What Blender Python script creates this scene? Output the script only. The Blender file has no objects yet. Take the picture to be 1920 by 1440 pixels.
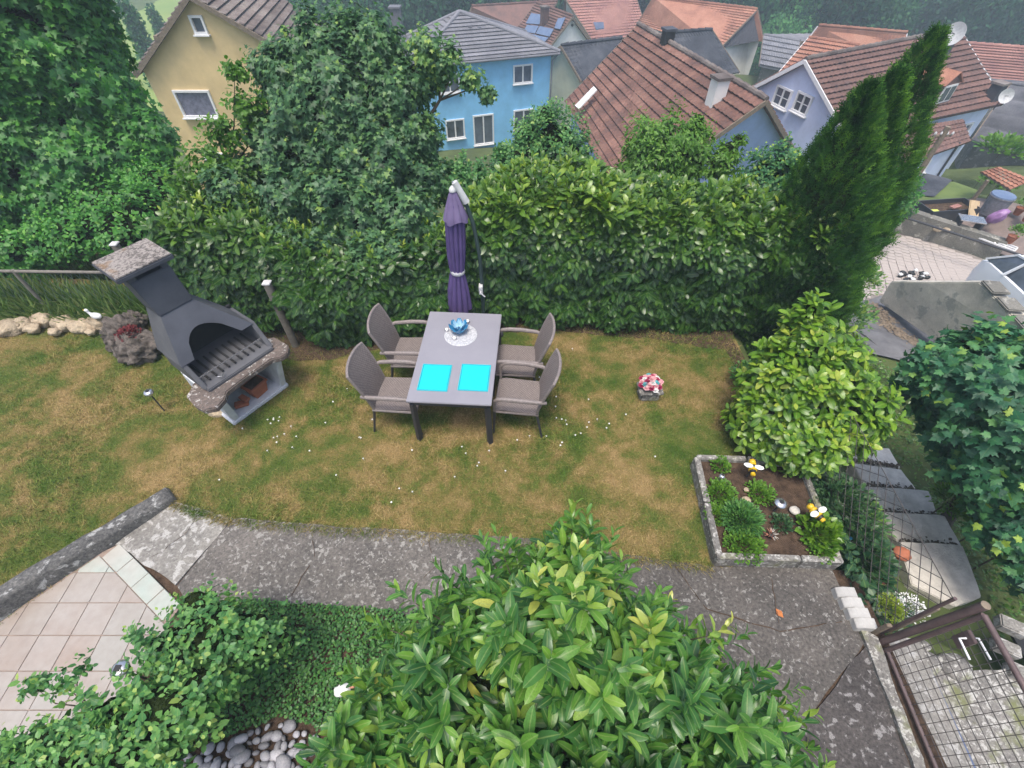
import bpy, bmesh, math, random
import numpy as np
from mathutils import Vector, Matrix, noise
R_ = math.radians
random.seed(7); rng = np.random.default_rng(7)
sc = bpy.context.scene
# ------------------------------------------------------------------ camera, light, exposure
FPX = 899.0; TILT = R_(48.3); CAMH = 4.7
cam = bpy.data.cameras.new('camera'); camo = bpy.data.objects.new('camera', cam)
sc.collection.objects.link(camo); sc.camera = camo
cam.sensor_width = 36; cam.lens = 36 * FPX / 1920; cam.clip_start = .05; cam.clip_end = 1500
camo.location = (0, 0, CAMH); camo.rotation_euler = (R_(90) - TILT, 0, 0)
SUN_EL, SUN_AZ = R_(74), R_(196)          # azimuth the light comes from, clockwise from +Y
world = bpy.data.worlds.new('World'); sc.world = world; world.use_nodes = True
wn = world.node_tree; wn.nodes.clear()
sky = wn.nodes.new('ShaderNodeTexSky'); sky.sky_type = 'NISHITA'; sky.sun_disc = False
sky.sun_elevation = SUN_EL; sky.sun_rotation = SUN_AZ
sky.air_density = 1.0; sky.dust_density = 4.0; sky.ozone_density = 1.0
bg = wn.nodes.new('ShaderNodeBackground'); bg.inputs[1].default_value = .125
wo = wn.nodes.new('ShaderNodeOutputWorld')
wn.links.new(sky.outputs[0], bg.inputs[0]); wn.links.new(bg.outputs[0], wo.inputs[0])
sl = bpy.data.lights.new('sun', 'SUN'); sl.energy = 1.5; sl.angle = R_(17); sl.color = (1, .94, .84)
so = bpy.data.objects.new('sun', sl); sc.collection.objects.link(so)
_d = Vector((math.sin(SUN_AZ) * math.cos(SUN_EL), math.cos(SUN_AZ) * math.cos(SUN_EL), math.sin(SUN_EL)))
so.rotation_euler = _d.to_track_quat('Z', 'Y').to_euler()
sc.view_settings.view_transform = 'Standard'; sc.view_settings.look = 'None'
sc.view_settings.gamma = 1; sc.view_settings.use_curve_mapping = False
sc.view_settings.exposure = 1.06
sc.cycles.max_bounces = 7; sc.cycles.diffuse_bounces = 5; sc.cycles.glossy_bounces = 3
sc.cycles.transmission_bounces = 5; sc.cycles.transparent_max_bounces = 6
sc.cycles.volume_bounces = 1
# ------------------------------------------------------------------ measuring helpers
CT, ST = math.cos(TILT), math.sin(TILT)
def ray(px, py):
    u = (px - 960) / FPX; v = (720 - py) / FPX
    return Vector((u, CT + v * ST, -ST + v * CT))
CAM = Vector((0, 0, CAMH))
def P(px, py, z=0.):
    d = ray(px, py); return CAM + d * ((z - CAMH) / d.z)
def PY(px, py, Y):
    d = ray(px, py); return CAM + d * (Y / d.y)
def PP(px, py, o, n):
    d = ray(px, py); return CAM + d * ((o - CAM).dot(n) / d.dot(n))
def project(A):                      # A (N,3) -> px, py, depth
    x = A[:, 0]; y = A[:, 1]; z = A[:, 2] - CAMH
    d = np.maximum(y * CT - z * ST, .05); v = (y * ST + z * CT) / d
    return 960 + x / d * FPX, 720 - v * FPX, d
# ------------------------------------------------------------------ object helpers
col = sc.collection
def empty(name, loc=(0, 0, 0), rz=0):
    o = bpy.data.objects.new(name, None); o.location = loc; o.rotation_euler = (0, 0, rz)
    o.empty_display_size = .1; col.objects.link(o); return o
def tag(o, label=None, cat=None, group=None, kind=None):
    if label: o['label'] = label
    if cat: o['category'] = cat
    if group: o['group'] = group
    if kind: o['kind'] = kind
    return o
def thing(name, label, cat, loc=(0, 0, 0), rz=0, group=None):
    return tag(empty(name, loc, rz), label, cat, group)
def link(name, me, m=None, parent=None):
    if m is not None and not me.materials: me.materials.append(m)
    o = bpy.data.objects.new(name, me); col.objects.link(o)
    if parent is not None: o.parent = parent
    return o
def copy_tree(o, parent=None):
    c = o.copy(); col.objects.link(c); c.parent = parent
    for ch in list(o.children): copy_tree(ch, c)
    return c
class MB:
    """collects shapes and links them as ONE mesh object"""
    def __init__(s): s.v = []; s.f = []
    def add(s, vs, fs):
        k = len(s.v); s.v += [tuple(v) for v in vs]; s.f += [tuple(i + k for i in f) for f in fs]; return s
    def box(s, c, d, rz=0, M=None):
        x, y, z = d[0] / 2, d[1] / 2, d[2] / 2
        vs = [Vector((a * x, b * y, e * z)) for e in (-1, 1) for b in (-1, 1) for a in (-1, 1)]
        m = M if M is not None else Matrix.Rotation(rz, 3, 'Z')
        c = Vector(c); vs = [m @ v + c for v in vs]
        return s.add(vs, [(0, 2, 3, 1), (4, 5, 7, 6), (0, 1, 5, 4), (2, 6, 7, 3), (0, 4, 6, 2), (1, 3, 7, 5)])
    def bar(s, a, b, w, h=None, up=(0, 0, 1)):
        a = Vector(a); b = Vector(b); d = b - a; L = d.length; y = d.normalized()
        x = y.cross(Vector(up));
        if x.length < 1e-4: x = y.cross(Vector((0, 1, 0)))
        x.normalize(); z = x.cross(y)
        return s.box((a + b) / 2, (w, L, h or w), M=Matrix((x, y, z)).transposed())
    def tube(s, pts, r, n=8, cap=True):
        pts = [Vector(p) for p in pts]; rs = r if isinstance(r, (list, tuple)) else [r] * len(pts)
        vs = []; fs = []; px = None
        for i, p in enumerate(pts):
            t = (pts[min(i + 1, len(pts) - 1)] - pts[max(i - 1, 0)]).normalized()
            if px is None:
                px = t.orthogonal().normalized()
            else:
                px = (px - t * px.dot(t)).normalized()
            py = t.cross(px)
            for k in range(n):
                a = 2 * math.pi * k / n; vs.append(p + (px * math.cos(a) + py * math.sin(a)) * rs[i])
        for i in range(len(pts) - 1):
            for k in range(n):
                k2 = (k + 1) % n; fs.append((i * n + k, i * n + k2, (i + 1) * n + k2, (i + 1) * n + k))
        if cap:
            fs.append(tuple(range(n))[::-1]); fs.append(tuple((len(pts) - 1) * n + k for k in range(n)))
        return s.add(vs, fs)
    def lathe(s, prof, c=(0, 0, 0), n=20, M=None):
        vs = []; fs = []; c = Vector(c)
        for r, z in prof:
            for k in range(n):
                a = 2 * math.pi * k / n; v = Vector((r * math.cos(a), r * math.sin(a), z))
                if M is not None: v = M @ v
                vs.append(v + c)
        m = len(prof)
        for i in range(m - 1):
            for k in range(n):
                k2 = (k + 1) % n; fs.append((i * n + k, i * n + k2, (i + 1) * n + k2, (i + 1) * n + k))
        fs.append(tuple(range(n))[::-1]); fs.append(tuple((m - 1) * n + k for k in range(n)))
        return s.add(vs, fs)
    def prism(s, poly, z0, z1):
        n = len(poly); vs = [Vector((p[0], p[1], z0)) for p in poly] + [Vector((p[0], p[1], z1)) for p in poly]
        fs = [tuple(range(n))[::-1], tuple(range(n, 2 * n))] + [(i, (i + 1) % n, (i + 1) % n + n, i + n) for i in range(n)]
        return s.add(vs, fs)
    def slab(s, poly, th):                 # 3d polygon thickened along -normal
        poly = [Vector(p) for p in poly]; n = len(poly)
        nr = (poly[1] - poly[0]).cross(poly[2] - poly[0]).normalized()
        vs = poly + [p - nr * th for p in poly]
        return s.add(vs, [tuple(range(n)), tuple(range(n, 2 * n))[::-1]] + [(i, i + n, (i + 1) % n + n, (i + 1) % n) for i in range(n)])
    def mesh(s, name='m'):
        me = bpy.data.meshes.new(name); me.from_pydata(s.v, [], s.f); me.update(); return me
    def build(s, name, m, parent=None, bevel=0, smooth=False, seg=2, rel=None):
        me = s.mesh(name)
        bm = bmesh.new(); bm.from_mesh(me)
        bmesh.ops.recalc_face_normals(bm, faces=bm.faces)
        if bevel:
            es = [e for e in bm.edges if len(e.link_faces) == 2 and e.calc_face_angle(0) > .5]
            bmesh.ops.bevel(bm, geom=es, offset=bevel, segments=seg, affect='EDGES', clamp_overlap=True)
        bm.to_mesh(me); bm.free()
        if smooth:
            me.polygons.foreach_set('use_smooth', [True] * len(me.polygons))
            try: me.set_sharp_from_angle(angle=R_(38))
            except Exception: pass
        return link(name, me, m, parent)
def lump(name, c, r, m, parent=None, amp=.25, freq=2., sub=3, seed=0, squash=None):
    """irregular stone like body"""
    bm = bmesh.new(); bmesh.ops.create_icosphere(bm, subdivisions=sub, radius=1)
    off = Vector((seed * 3.1, seed * 1.7, seed * .9))
    for v in bm.verts:
        n0 = v.co.copy(); k = 1 + amp * noise.noise(n0 * freq + off) + amp * .4 * noise.noise(n0 * freq * 3 + off)
        v.co = Vector((n0.x * r[0] * k, n0.y * r[1] * k, n0.z * r[2] * k))
    me = bpy.data.meshes.new(name); bm.to_mesh(me); bm.free()
    me.polygons.foreach_set('use_smooth', [True] * len(me.polygons))
    o = link(name, me, m, parent); o.location = c; return o
# ------------------------------------------------------------------ materials
def new_mat(name):
    m = bpy.data.materials.new(name); m.use_nodes = True; nt = m.node_tree; nt.nodes.clear()
    out = nt.nodes.new('ShaderNodeOutputMaterial'); return m, nt, out
def N(nt, t, **kw):
    n = nt.nodes.new(t)
    for k, v in kw.items():
        if isinstance(k, str) and k.startswith('i_'):
            n.inputs[k[2:].replace('_', ' ')].default_value = v
        else: setattr(n, k, v)
    return n
def ramp(nt, src, stops, interp='LINEAR'):
    r = nt.nodes.new('ShaderNodeValToRGB'); r.color_ramp.interpolation = interp
    e = r.color_ramp.elements
    while len(e) > 1: e.remove(e[-1])
    for i, (p, c) in enumerate(stops):
        x = e[0] if i == 0 else e.new(p)
        x.position = p; x.color = (*c, 1) if len(c) == 3 else c
    nt.links.new(src, r.inputs[0]); return r.outputs[0]
def mixc(nt, f, a, b, mode='MIX'):
    m = nt.nodes.new('ShaderNodeMix'); m.data_type = 'RGBA'; m.blend_type = mode
    for s, v in ((m.inputs[0], f), (m.inputs[6], a), (m.inputs[7], b)):
        if hasattr(v, 'is_linked') or isinstance(v, bpy.types.NodeSocket): nt.links.new(v, s)
        elif isinstance(v, (int, float)): s.default_value = v
        else: s.default_value = (*v, 1)
    return m.outputs[2]
def coord(nt, kind='Object', scale=(1, 1, 1), rot=(0, 0, 0)):
    tc = nt.nodes.new('ShaderNodeTexCoord'); mp = nt.nodes.new('ShaderNodeMapping')
    mp.inputs[2].default_value = rot; mp.inputs[3].default_value = scale
    nt.links.new(tc.outputs[kind], mp.inputs[0]); return mp.outputs[0]
def noise_t(nt, co, s, d=4, r=.55, dist=0):
    n = nt.nodes.new('ShaderNodeTexNoise'); n.inputs['Scale'].default_value = s; n.inputs['Detail'].default_value = d
    n.inputs['Roughness'].default_value = r; n.inputs['Distortion'].default_value = dist
    nt.links.new(co, n.inputs['Vector']); return n.outputs['Fac']
def bump(nt, h, strength=.3, dist=.02, nrm=None):
    b = nt.nodes.new('ShaderNodeBump'); b.inputs['Strength'].default_value = strength; b.inputs['Distance'].default_value = dist
    nt.links.new(h, b.inputs['Height'])
    if nrm is not None: nt.links.new(nrm, b.inputs['Normal'])
    return b.outputs[0]
def fin(nt, out, colr, rough=.7, nrm=None, metal=0, spec=.5, trans=None):
    p = nt.nodes.new('ShaderNodeBsdfPrincipled')
    if isinstance(colr, bpy.types.NodeSocket): nt.links.new(colr, p.inputs['Base Color'])
    else: p.inputs['Base Color'].default_value = (*colr, 1)
    if isinstance(rough, bpy.types.NodeSocket): nt.links.new(rough, p.inputs['Roughness'])
    else: p.inputs['Roughness'].default_value = rough
    p.inputs['Metallic'].default_value = metal; p.inputs['Specular IOR Level'].default_value = spec
    if nrm is not None: nt.links.new(nrm, p.inputs['Normal'])
    nt.links.new(p.outputs[0], out.inputs[0]); return p
def simple(name, c, c2=None, scale=8, rough=.6, b=.15, metal=0, spec=.5, dist=.01, rnd=0, kind='Object', detail=5):
    """two tone noise paint with a fine relief; rnd = spread between objects"""
    m, nt, out = new_mat(name); co = coord(nt, kind)
    f = noise_t(nt, co, scale, detail, .62)
    c2 = c2 or tuple(x * .72 for x in c)
    cc = ramp(nt, f, [(.3, c2), (.65, c)])
    if rnd:
        oi = nt.nodes.new('ShaderNodeObjectInfo')
        hsv = nt.nodes.new('ShaderNodeHueSaturation'); mr = nt.nodes.new('ShaderNodeMapRange')
        mr.inputs[3].default_value = 1 - rnd; mr.inputs[4].default_value = 1 + rnd
        nt.links.new(oi.outputs['Random'], mr.inputs[0]); nt.links.new(mr.outputs[0], hsv.inputs['Value'])
        nt.links.new(cc, hsv.inputs['Color']); cc = hsv.outputs[0]
    nr = bump(nt, noise_t(nt, co, scale * 6, 4, .6), b, dist) if b else None
    fin(nt, out, cc, rough, nr, metal, spec); return m
def leaf_mat(name, stops, rough=.4, trans=.3, mid=.35, spec=.5, midc=(.30, .40, .12)):
    m, nt, out = new_mat(name)
    a = N(nt, 'ShaderNodeAttribute', attribute_name='tone'); lu = N(nt, 'ShaderNodeAttribute', attribute_name='lu')
    c = ramp(nt, a.outputs['Fac'], stops)
    ab = N(nt, 'ShaderNodeMath', operation='ABSOLUTE'); nt.links.new(lu.outputs['Fac'], ab.inputs[0])
    mr = nt.nodes.new('ShaderNodeMapRange'); mr.inputs[1].default_value = .04; mr.inputs[2].default_value = .16
    mr.inputs[3].default_value = mid; mr.inputs[4].default_value = 0
    nt.links.new(ab.outputs[0], mr.inputs[0])
    c = mixc(nt, mr.outputs[0], c, midc)
    co = coord(nt, 'Object'); f = noise_t(nt, co, 22, 3)
    c = mixc(nt, .55, c, ramp(nt, f, [(.3, (.45, .45, .45)), (.7, (1.0, 1.0, 1.0))]), 'MULTIPLY')
    hs = nt.nodes.new('ShaderNodeHueSaturation'); hs.inputs['Saturation'].default_value = 1.04; hs.inputs['Value'].default_value = 1.04; nt.links.new(c, hs.inputs['Color']); c = hs.outputs[0]
    p = fin(nt, out, c, rough, bump(nt, noise_t(nt, co, 60, 2), .25, .003), 0, spec)
    if trans:
        t = nt.nodes.new('ShaderNodeBsdfTranslucent'); g = nt.nodes.new('ShaderNodeHueSaturation')
        g.inputs['Saturation'].default_value = 1.15; g.inputs['Value'].default_value = 1.5
        nt.links.new(c, g.inputs['Color']); nt.links.new(g.outputs[0], t.inputs[0])
        mx = nt.nodes.new('ShaderNodeMixShader'); mx.inputs[0].default_value = trans
        nt.links.new(p.outputs[0], mx.inputs[1]); nt.links.new(t.outputs[0], mx.inputs[2])
        nt.links.new(mx.outputs[0], out.inputs[0])
    return m
M = {}
def concrete(name, base, dark, lichen, lsize=26, lth=.62, rough=.92, moss=None):
    m, nt, out = new_mat(name); co = coord(nt)
    big = noise_t(nt, co, 1.6, 5, .6); fine = noise_t(nt, co, 38, 6, .7); med = noise_t(nt, co, 7, 5, .6)
    c = ramp(nt, fine, [(.32, dark), (.68, base)])
    c = mixc(nt, .75, c, ramp(nt, big, [(.3, (.55, .55, .56)), (.7, (1.25, 1.22, 1.2))]), 'MULTIPLY')
    sp = noise_t(nt, co, lsize, 6, .62, .4)
    sub = N(nt, 'ShaderNodeMath', operation='MULTIPLY_ADD'); nt.links.new(med, sub.inputs[0])
    sub.inputs[1].default_value = .45; sub.inputs[2].default_value = lth - .72
    ad = N(nt, 'ShaderNodeMath', operation='ADD'); nt.links.new(sp, ad.inputs[0]); nt.links.new(sub.outputs[0], ad.inputs[1])
    mask = ramp(nt, ad.outputs[0], [(.63, (0, 0, 0)), (.70, (1, 1, 1))])
    f2 = noise_t(nt, co, 120, 3, .6); mk2 = ramp(nt, f2, [(.36, (.1, .1, .1)), (.5, (1, 1, 1))])
    mm = mixc(nt, .8, mask, mk2, 'MULTIPLY')
    c = mixc(nt, mm, c, lichen)
    if moss:
        g = ramp(nt, noise_t(nt, co, 3.1, 5, .65), [(.55, (0, 0, 0)), (.68, (1, 1, 1))]); c = mixc(nt, g, c, moss)
    fin(nt, out, c, rough, bump(nt, fine, .55, .012), 0, .3); return m
M['path'] = concrete('path_concrete', (.19, .175, .16), (.07, .066, .062), (.30, .29, .27), 26, .565)
M['path_dark'] = concrete('path_concrete_weathered', (.15, .138, .125), (.05, .046, .044), (.26, .25, .235), 24, .545)
M['path_stained'] = concrete('path_concrete_stained', (.11, .10, .095), (.035, .032, .032), (.25, .24, .235), 16, .56)
M['path_light'] = concrete('path_concrete_light', (.34, .33, .30), (.16, .15, .14), (.42, .41, .39), 13, .60)
M['wall_old'] = concrete('old_wall_concrete', (.19, .185, .175), (.045, .047, .05), (.36, .36, .35), 11, .57)
M['kerb'] = concrete('kerb_concrete', (.27, .26, .24), (.11, .105, .10), (.46, .45, .42), 26, .60, moss=(.16, .17, .08))
M['ramp_wall'] = concrete('ramp_wall_render', (.60, .57, .50), (.48, .45, .38), (.30, .30, .27), 2.2, .56)
M['grey_wall'] = concrete('grey_wall_render', (.24, .235, .21), (.13, .125, .11), (.36, .35, .31), 4, .56)
M['step'] = simple('step_concrete', (.66, .62, .56), (.42, .39, .355), 7, .9, .8, dist=.02, detail=9, rnd=.22)
M['cap'] = concrete('cap_stone', (.19, .17, .155), (.06, .055, .055), (.30, .27, .25), 30, .68, moss=(.22, .13, .06))
M['ledge'] = concrete('ledge_stone', (.19, .15, .13), (.08, .07, .065), (.50, .48, .45), 18, .56)
def lawn_nodes(nt, co):
    big = noise_t(nt, co, 1.15, 6, .68, .25); mid = noise_t(nt, co, 4.6, 5, .65); fine = noise_t(nt, co, 55, 4, .7)
    s = N(nt, 'ShaderNodeMath', operation='MULTIPLY_ADD'); nt.links.new(mid, s.inputs[0]); s.inputs[1].default_value = .45; nt.links.new(big, s.inputs[2])
    s2 = N(nt, 'ShaderNodeMath', operation='MULTIPLY_ADD'); nt.links.new(fine, s2.inputs[0]); s2.inputs[1].default_value = .22; nt.links.new(s.outputs[0], s2.inputs[2])
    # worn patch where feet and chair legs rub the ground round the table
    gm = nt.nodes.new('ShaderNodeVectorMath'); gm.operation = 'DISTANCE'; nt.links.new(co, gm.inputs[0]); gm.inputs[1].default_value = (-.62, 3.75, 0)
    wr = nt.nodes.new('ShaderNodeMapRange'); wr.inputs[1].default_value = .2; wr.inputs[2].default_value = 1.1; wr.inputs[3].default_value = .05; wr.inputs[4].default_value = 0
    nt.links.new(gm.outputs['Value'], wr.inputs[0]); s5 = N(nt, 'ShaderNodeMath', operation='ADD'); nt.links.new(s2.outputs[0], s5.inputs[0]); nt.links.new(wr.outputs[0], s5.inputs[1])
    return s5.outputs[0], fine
LAWN = [(.64, (.055, .095, .016)), (.775, (.10, .125, .028)), (.875, (.185, .15, .05)), (1.0, (.29, .205, .09))]
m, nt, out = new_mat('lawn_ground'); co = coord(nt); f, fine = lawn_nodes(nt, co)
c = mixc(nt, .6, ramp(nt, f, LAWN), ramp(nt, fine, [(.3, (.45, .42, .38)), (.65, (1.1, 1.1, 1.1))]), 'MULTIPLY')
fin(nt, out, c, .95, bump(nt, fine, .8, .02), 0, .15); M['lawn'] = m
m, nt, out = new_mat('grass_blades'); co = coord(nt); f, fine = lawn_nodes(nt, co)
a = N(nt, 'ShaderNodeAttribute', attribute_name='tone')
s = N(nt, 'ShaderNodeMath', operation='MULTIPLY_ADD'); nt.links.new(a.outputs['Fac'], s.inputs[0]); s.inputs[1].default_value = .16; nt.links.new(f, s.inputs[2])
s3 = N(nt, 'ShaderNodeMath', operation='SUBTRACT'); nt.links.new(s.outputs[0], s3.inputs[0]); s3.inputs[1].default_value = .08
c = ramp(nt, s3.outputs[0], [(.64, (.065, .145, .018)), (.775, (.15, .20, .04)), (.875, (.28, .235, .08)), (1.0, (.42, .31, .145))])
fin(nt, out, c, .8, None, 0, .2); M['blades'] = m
M['soil'] = simple('soil', (.12, .08, .055), (.045, .03, .022), 14, .95, .8, dist=.03, spec=.1)
M['terrain'] = simple('terrain_ground', (.10, .13, .045), (.055, .075, .03), 1.2, .95, .6, dist=.05, spec=.1)
M['field'] = simple('meadow', (.24, .30, .09), (.16, .24, .07), .12, .95, .2, spec=.1)
def plaster(name, c, s=3):
    return simple(name, c, tuple(x * .82 for x in c), s * .6, .85, .2, detail=10, dist=.01, spec=.2)
M['yellow'] = plaster('yellow_render', (.74, .56, .29)); M['blue'] = plaster('sky_blue_render', (.24, .56, .86))
M['lilac'] = plaster('lilac_render', (.64, .71, .90)); M['peri'] = plaster('periwinkle_render', (.40, .52, .82))
M['cream'] = plaster('cream_render', (.72, .70, .52)); M['white_wall'] = plaster('white_render', (.78, .77, .75))
M['white'] = simple('white_paint', (.78, .78, .78), (.68, .68, .69), 12, .5, .05)
M['glass'] = simple('window_glass', (.10, .12, .16), (.015, .02, .03), 1.3, .07, 0, spec=.9)
M['curtain'] = simple('curtain_net', (.20, .20, .27), (.08, .085, .12), 9, .5, .1, spec=.5)
def rooftile(name, c, c2, c3, rough=.85):
    m, nt, out = new_mat(name); co = coord(nt)
    f = noise_t(nt, co, 1.1, 6, .65); g = noise_t(nt, co, 16, 4, .7)
    c_ = ramp(nt, f, [(.32, c2), (.5, c), (.7, c3)])
    c_ = mixc(nt, .7, c_, ramp(nt, g, [(.3, (.5, .5, .5)), (.7, (1.15, 1.15, 1.15))]), 'MULTIPLY')
    oi = nt.nodes.new('ShaderNodeObjectInfo'); hs = nt.nodes.new('ShaderNodeHueSaturation'); mr = nt.nodes.new('ShaderNodeMapRange'); mr.inputs[3].default_value = .82; mr.inputs[4].default_value = 1.18
    nt.links.new(oi.outputs['Random'], mr.inputs[0]); nt.links.new(mr.outputs[0], hs.inputs['Value']); nt.links.new(c_, hs.inputs['Color'])
    fin(nt, out, hs.outputs[0], rough, bump(nt, g, .4, .02), 0, .25); return m
M['tile_red'] = rooftile('red_roof_tile', (.19, .098, .078), (.12, .07, .06), (.28, .155, .12))
M['tile_brown'] = rooftile('brown_roof_tile', (.175, .10, .085), (.12, .075, .068), (.215, .12, .10))
M['tile_orange'] = rooftile('orange_roof_tile', (.36, .165, .11), (.26, .12, .085), (.42, .22, .15))
M['tile_pink'] = rooftile('faded_red_roof_tile', (.36, .18, .15), (.27, .13, .12), (.42, .22, .18))
M['tile_grey'] = rooftile('grey_roof_tile', (.20, .20, .225), (.16, .16, .185), (.24, .24, .27), .6)
M['slate'] = rooftile('dark_slate', (.055, .06, .075), (.035, .038, .05), (.09, .095, .11))
M['tile_old'] = rooftile('old_lichen_tile', (.17, .14, .13), (.10, .08, .075), (.25, .225, .205))
M['corrugated'] = rooftile('corrugated_sheet', (.22, .22, .245), (.15, .15, .17), (.28, .28, .30))
M['solar'] = simple('solar_panel_glass', (.14, .19, .30), (.10, .14, .24), 2, .2, 0, spec=.7)
M['darkwood'] = simple('dark_boards', (.06, .058, .07), (.035, .035, .045), 6, .8, .3)
M['wood'] = simple('weathered_wood', (.24, .19, .14), (.13, .10, .075), 18, .85, .4)
M['wood_grey'] = simple('grey_wood', (.22, .20, .17), (.12, .11, .10), 16, .85, .4)
M['wood_light'] = simple('plywood', (.62, .46, .28), (.50, .36, .2), 6, .8, .2)
M['bark'] = simple('bark', (.11, .085, .06), (.05, .04, .03), 20, .9, .7, dist=.02)
M['dark_core'] = simple('light_block_core', (.030, .045, .016), (.014, .02, .008), 9, 1, .8, dist=.06, spec=0)  # dark filler for the cores added inside foliage to stop light
M['tablegrey'] = simple('table_metal', (.26, .255, .29), (.235, .23, .265), 3, .42, .04)
M['tabledark'] = simple('table_frame_metal', (.04, .042, .05), (.03, .03, .038), 5, .5, .05)
M['placemat'] = simple('turquoise_plastic', (.0, .56, .66), (.0, .47, .57), 30, .55, .4)
M['placemat_rim'] = simple('turquoise_rim', (.04, .52, .60), None, 3, .5, 0)
M['alu'] = simple('brushed_metal', (.62, .62, .64), (.5, .5, .52), 10, .25, .05, metal=.85)
M['doily'] = simple('silver_lace', (.66, .66, .68), (.32, .33, .36), 60, .5, .4, metal=.2)
M['blueglass'] = simple('blue_glass', (.05, .28, .50), (.02, .12, .26), 14, .12, 0, spec=.8)
M['bluepale'] = simple('pale_blue_glass', (.35, .58, .74), None, 14, .15, 0, spec=.8)
M['purple'] = simple('purple_canvas', (.10, .065, .20), (.07, .045, .15), 5, .85, .15)
M['purple_pale'] = simple('faded_purple_canvas', (.17, .13, .25), (.12, .09, .19), 6, .85, .15)
M['pole'] = simple('dark_pole_paint', (.035, .06, .06), None, 6, .5, .05)
M['plastic_white'] = simple('white_plastic', (.62, .62, .62), (.45, .45, .46), 14, .45, .1)
M['bbq'] = simple('anthracite_paint', (.066, .072, .092), (.040, .044, .058), 2.6, .72, .25, detail=8)
M['bbq_light'] = simple('anthracite_paint_worn', (.105, .107, .118), (.062, .064, .074), 3.4, .75, .25, detail=9)
M['bbq_in'] = simple('soot', (.02, .02, .022), (.01, .01, .012), 8, .8, .2)
M['bbq_white'] = simple('white_masonry_paint', (.66, .68, .72), (.48, .49, .52), 5, .8, .25)
M['terracotta'] = simple('terracotta', (.42, .14, .07), (.30, .10, .055), 8, .8, .2)
M['rock'] = simple('limestone', (.58, .47, .33), (.26, .20, .14), 5, .9, .9, dist=.04, rnd=.18)
M['lava'] = simple('porous_rock', (.34, .29, .25), (.06, .05, .045), 16, .95, 1.0, dist=.06)
M['pebble'] = simple('river_pebble', (.30, .295, .31), (.20, .195, .215), 6, .6, .1, rnd=.55)
M['stoneblock'] = simple('pale_stone_block', (.50, .49, .47), (.34, .33, .32), 9, .85, .4, rnd=.08)
M['brownpaint'] = simple('brown_painted_steel', (.135, .09, .088), (.08, .055, .055), 12, .5, .3)
M['wire'] = simple('old_wire', (.10, .085, .08), (.05, .045, .04), 20, .6, .1)
M['fencewire'] = simple('green_wire', (.12, .17, .15), (.08, .12, .10), 20, .5, 0)
M['red_plant'] = simple('red_succulent', (.20, .025, .03), (.08, .01, .012), 40, .7, .6)
M['black'] = simple('black_plastic', (.018, .018, .02), None, 8, .5, .05)
M['beeyellow'] = simple('bee_yellow', (.75, .48, .02), None, 8, .4, 0)
M['pink'] = simple('pink_petals', (.72, .40, .42), (.6, .28, .32), 20, .7, .1)
M['magenta'] = simple('crimson_petals', (.38, .02, .10), (.25, .01, .05), 20, .7, .1)
M['teal'] = simple('teal_petals', (.10, .42, .45), None, 20, .6, .1)
M['peach'] = simple('peach_fur', (.55, .26, .17), (.40, .18, .12), 20, .9, .2)
M['petal'] = simple('white_petal', (.80, .80, .78), None, 20, .7, 0)
M['carwhite'] = simple('white_car_paint', (.74, .76, .80), (.72, .74, .78), 2, .2, 0, spec=.6)
M['asphalt'] = simple('worn_asphalt', (.16, .16, .17), (.10, .10, .11), 4, .9, .5)
M['paver'] = simple('pinkish_pavers', (.42, .37, .34), (.34, .30, .28), 3.5, .9, .3)
M['joint'] = simple('paver_joint', (.25, .22, .20), None, 12, .95, .3)
M['violet'] = simple('violet_plastic_bag', (.34, .18, .40), None, 6, .45, .3)
M['orangeleaf'] = simple('dead_leaf', (.48, .16, .04), (.3, .1, .03), 20, .8, .2)
M['yellowplastic'] = simple('yellow_plastic', (.62, .72, .12), None, 8, .5, 0)
# chair weave: fine basket relief
m, nt, out = new_mat('grey_brown_weave'); co = coord(nt)
ch = nt.nodes.new('ShaderNodeTexChecker'); ch.inputs['Scale'].default_value = 62; nt.links.new(co, ch.inputs[0])
f = noise_t(nt, co, 30, 4)
c = mixc(nt, ch.outputs['Fac'], (.15, .125, .12), (.235, .20, .19)); c = mixc(nt, .5, c, ramp(nt, f, [(.3, (.6, .6, .6)), (.7, (1.1, 1.1, 1.1))]), 'MULTIPLY')
fin(nt, out, c, .6, bump(nt, ch.outputs['Fac'], .6, .006)); M['weave'] = m
M['weave_frame'] = simple('woven_frame', (.25, .215, .205), (.16, .135, .13), 45, .55, .3)
# patio tile: pale ceramic, faint pink or turquoise tint per tile
m, nt, out = new_mat('patio_tile'); co = coord(nt); oi = nt.nodes.new('ShaderNodeObjectInfo')
c = ramp(nt, oi.outputs['Random'], [(0, (.32, .255, .215)), (.35, (.30, .26, .225)), (.62, (.335, .285, .25)), (1, (.32, .30, .27))])
c = mixc(nt, ramp(nt, noise_t(nt, co, 2.6, 5, .6), [(.35, (0, 0, 0)), (.75, (.65, .65, .65))]), c, (.38, .36, .335))
c = mixc(nt, .4, c, ramp(nt, noise_t(nt, co, 14, 5), [(.3, (.75, .72, .7)), (.6, (1, 1, 1))]), 'MULTIPLY')
fin(nt, out, c, .38, bump(nt, noise_t(nt, co, 8, 4), .15, .01), 0, .5); M['tile'] = m
m, nt, out = new_mat('border_tile'); co = coord(nt)
c = ramp(nt, noise_t(nt, co, 1.9, 3, .5), [(.38, (.42, .41, .37)), (.55, (.38, .42, .375)), (.68, (.25, .37, .34))])
c = mixc(nt, .4, c, ramp(nt, noise_t(nt, co, 14, 5), [(.3, (.75, .72, .7)), (.6, (1, 1, 1))]), 'MULTIPLY')
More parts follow.
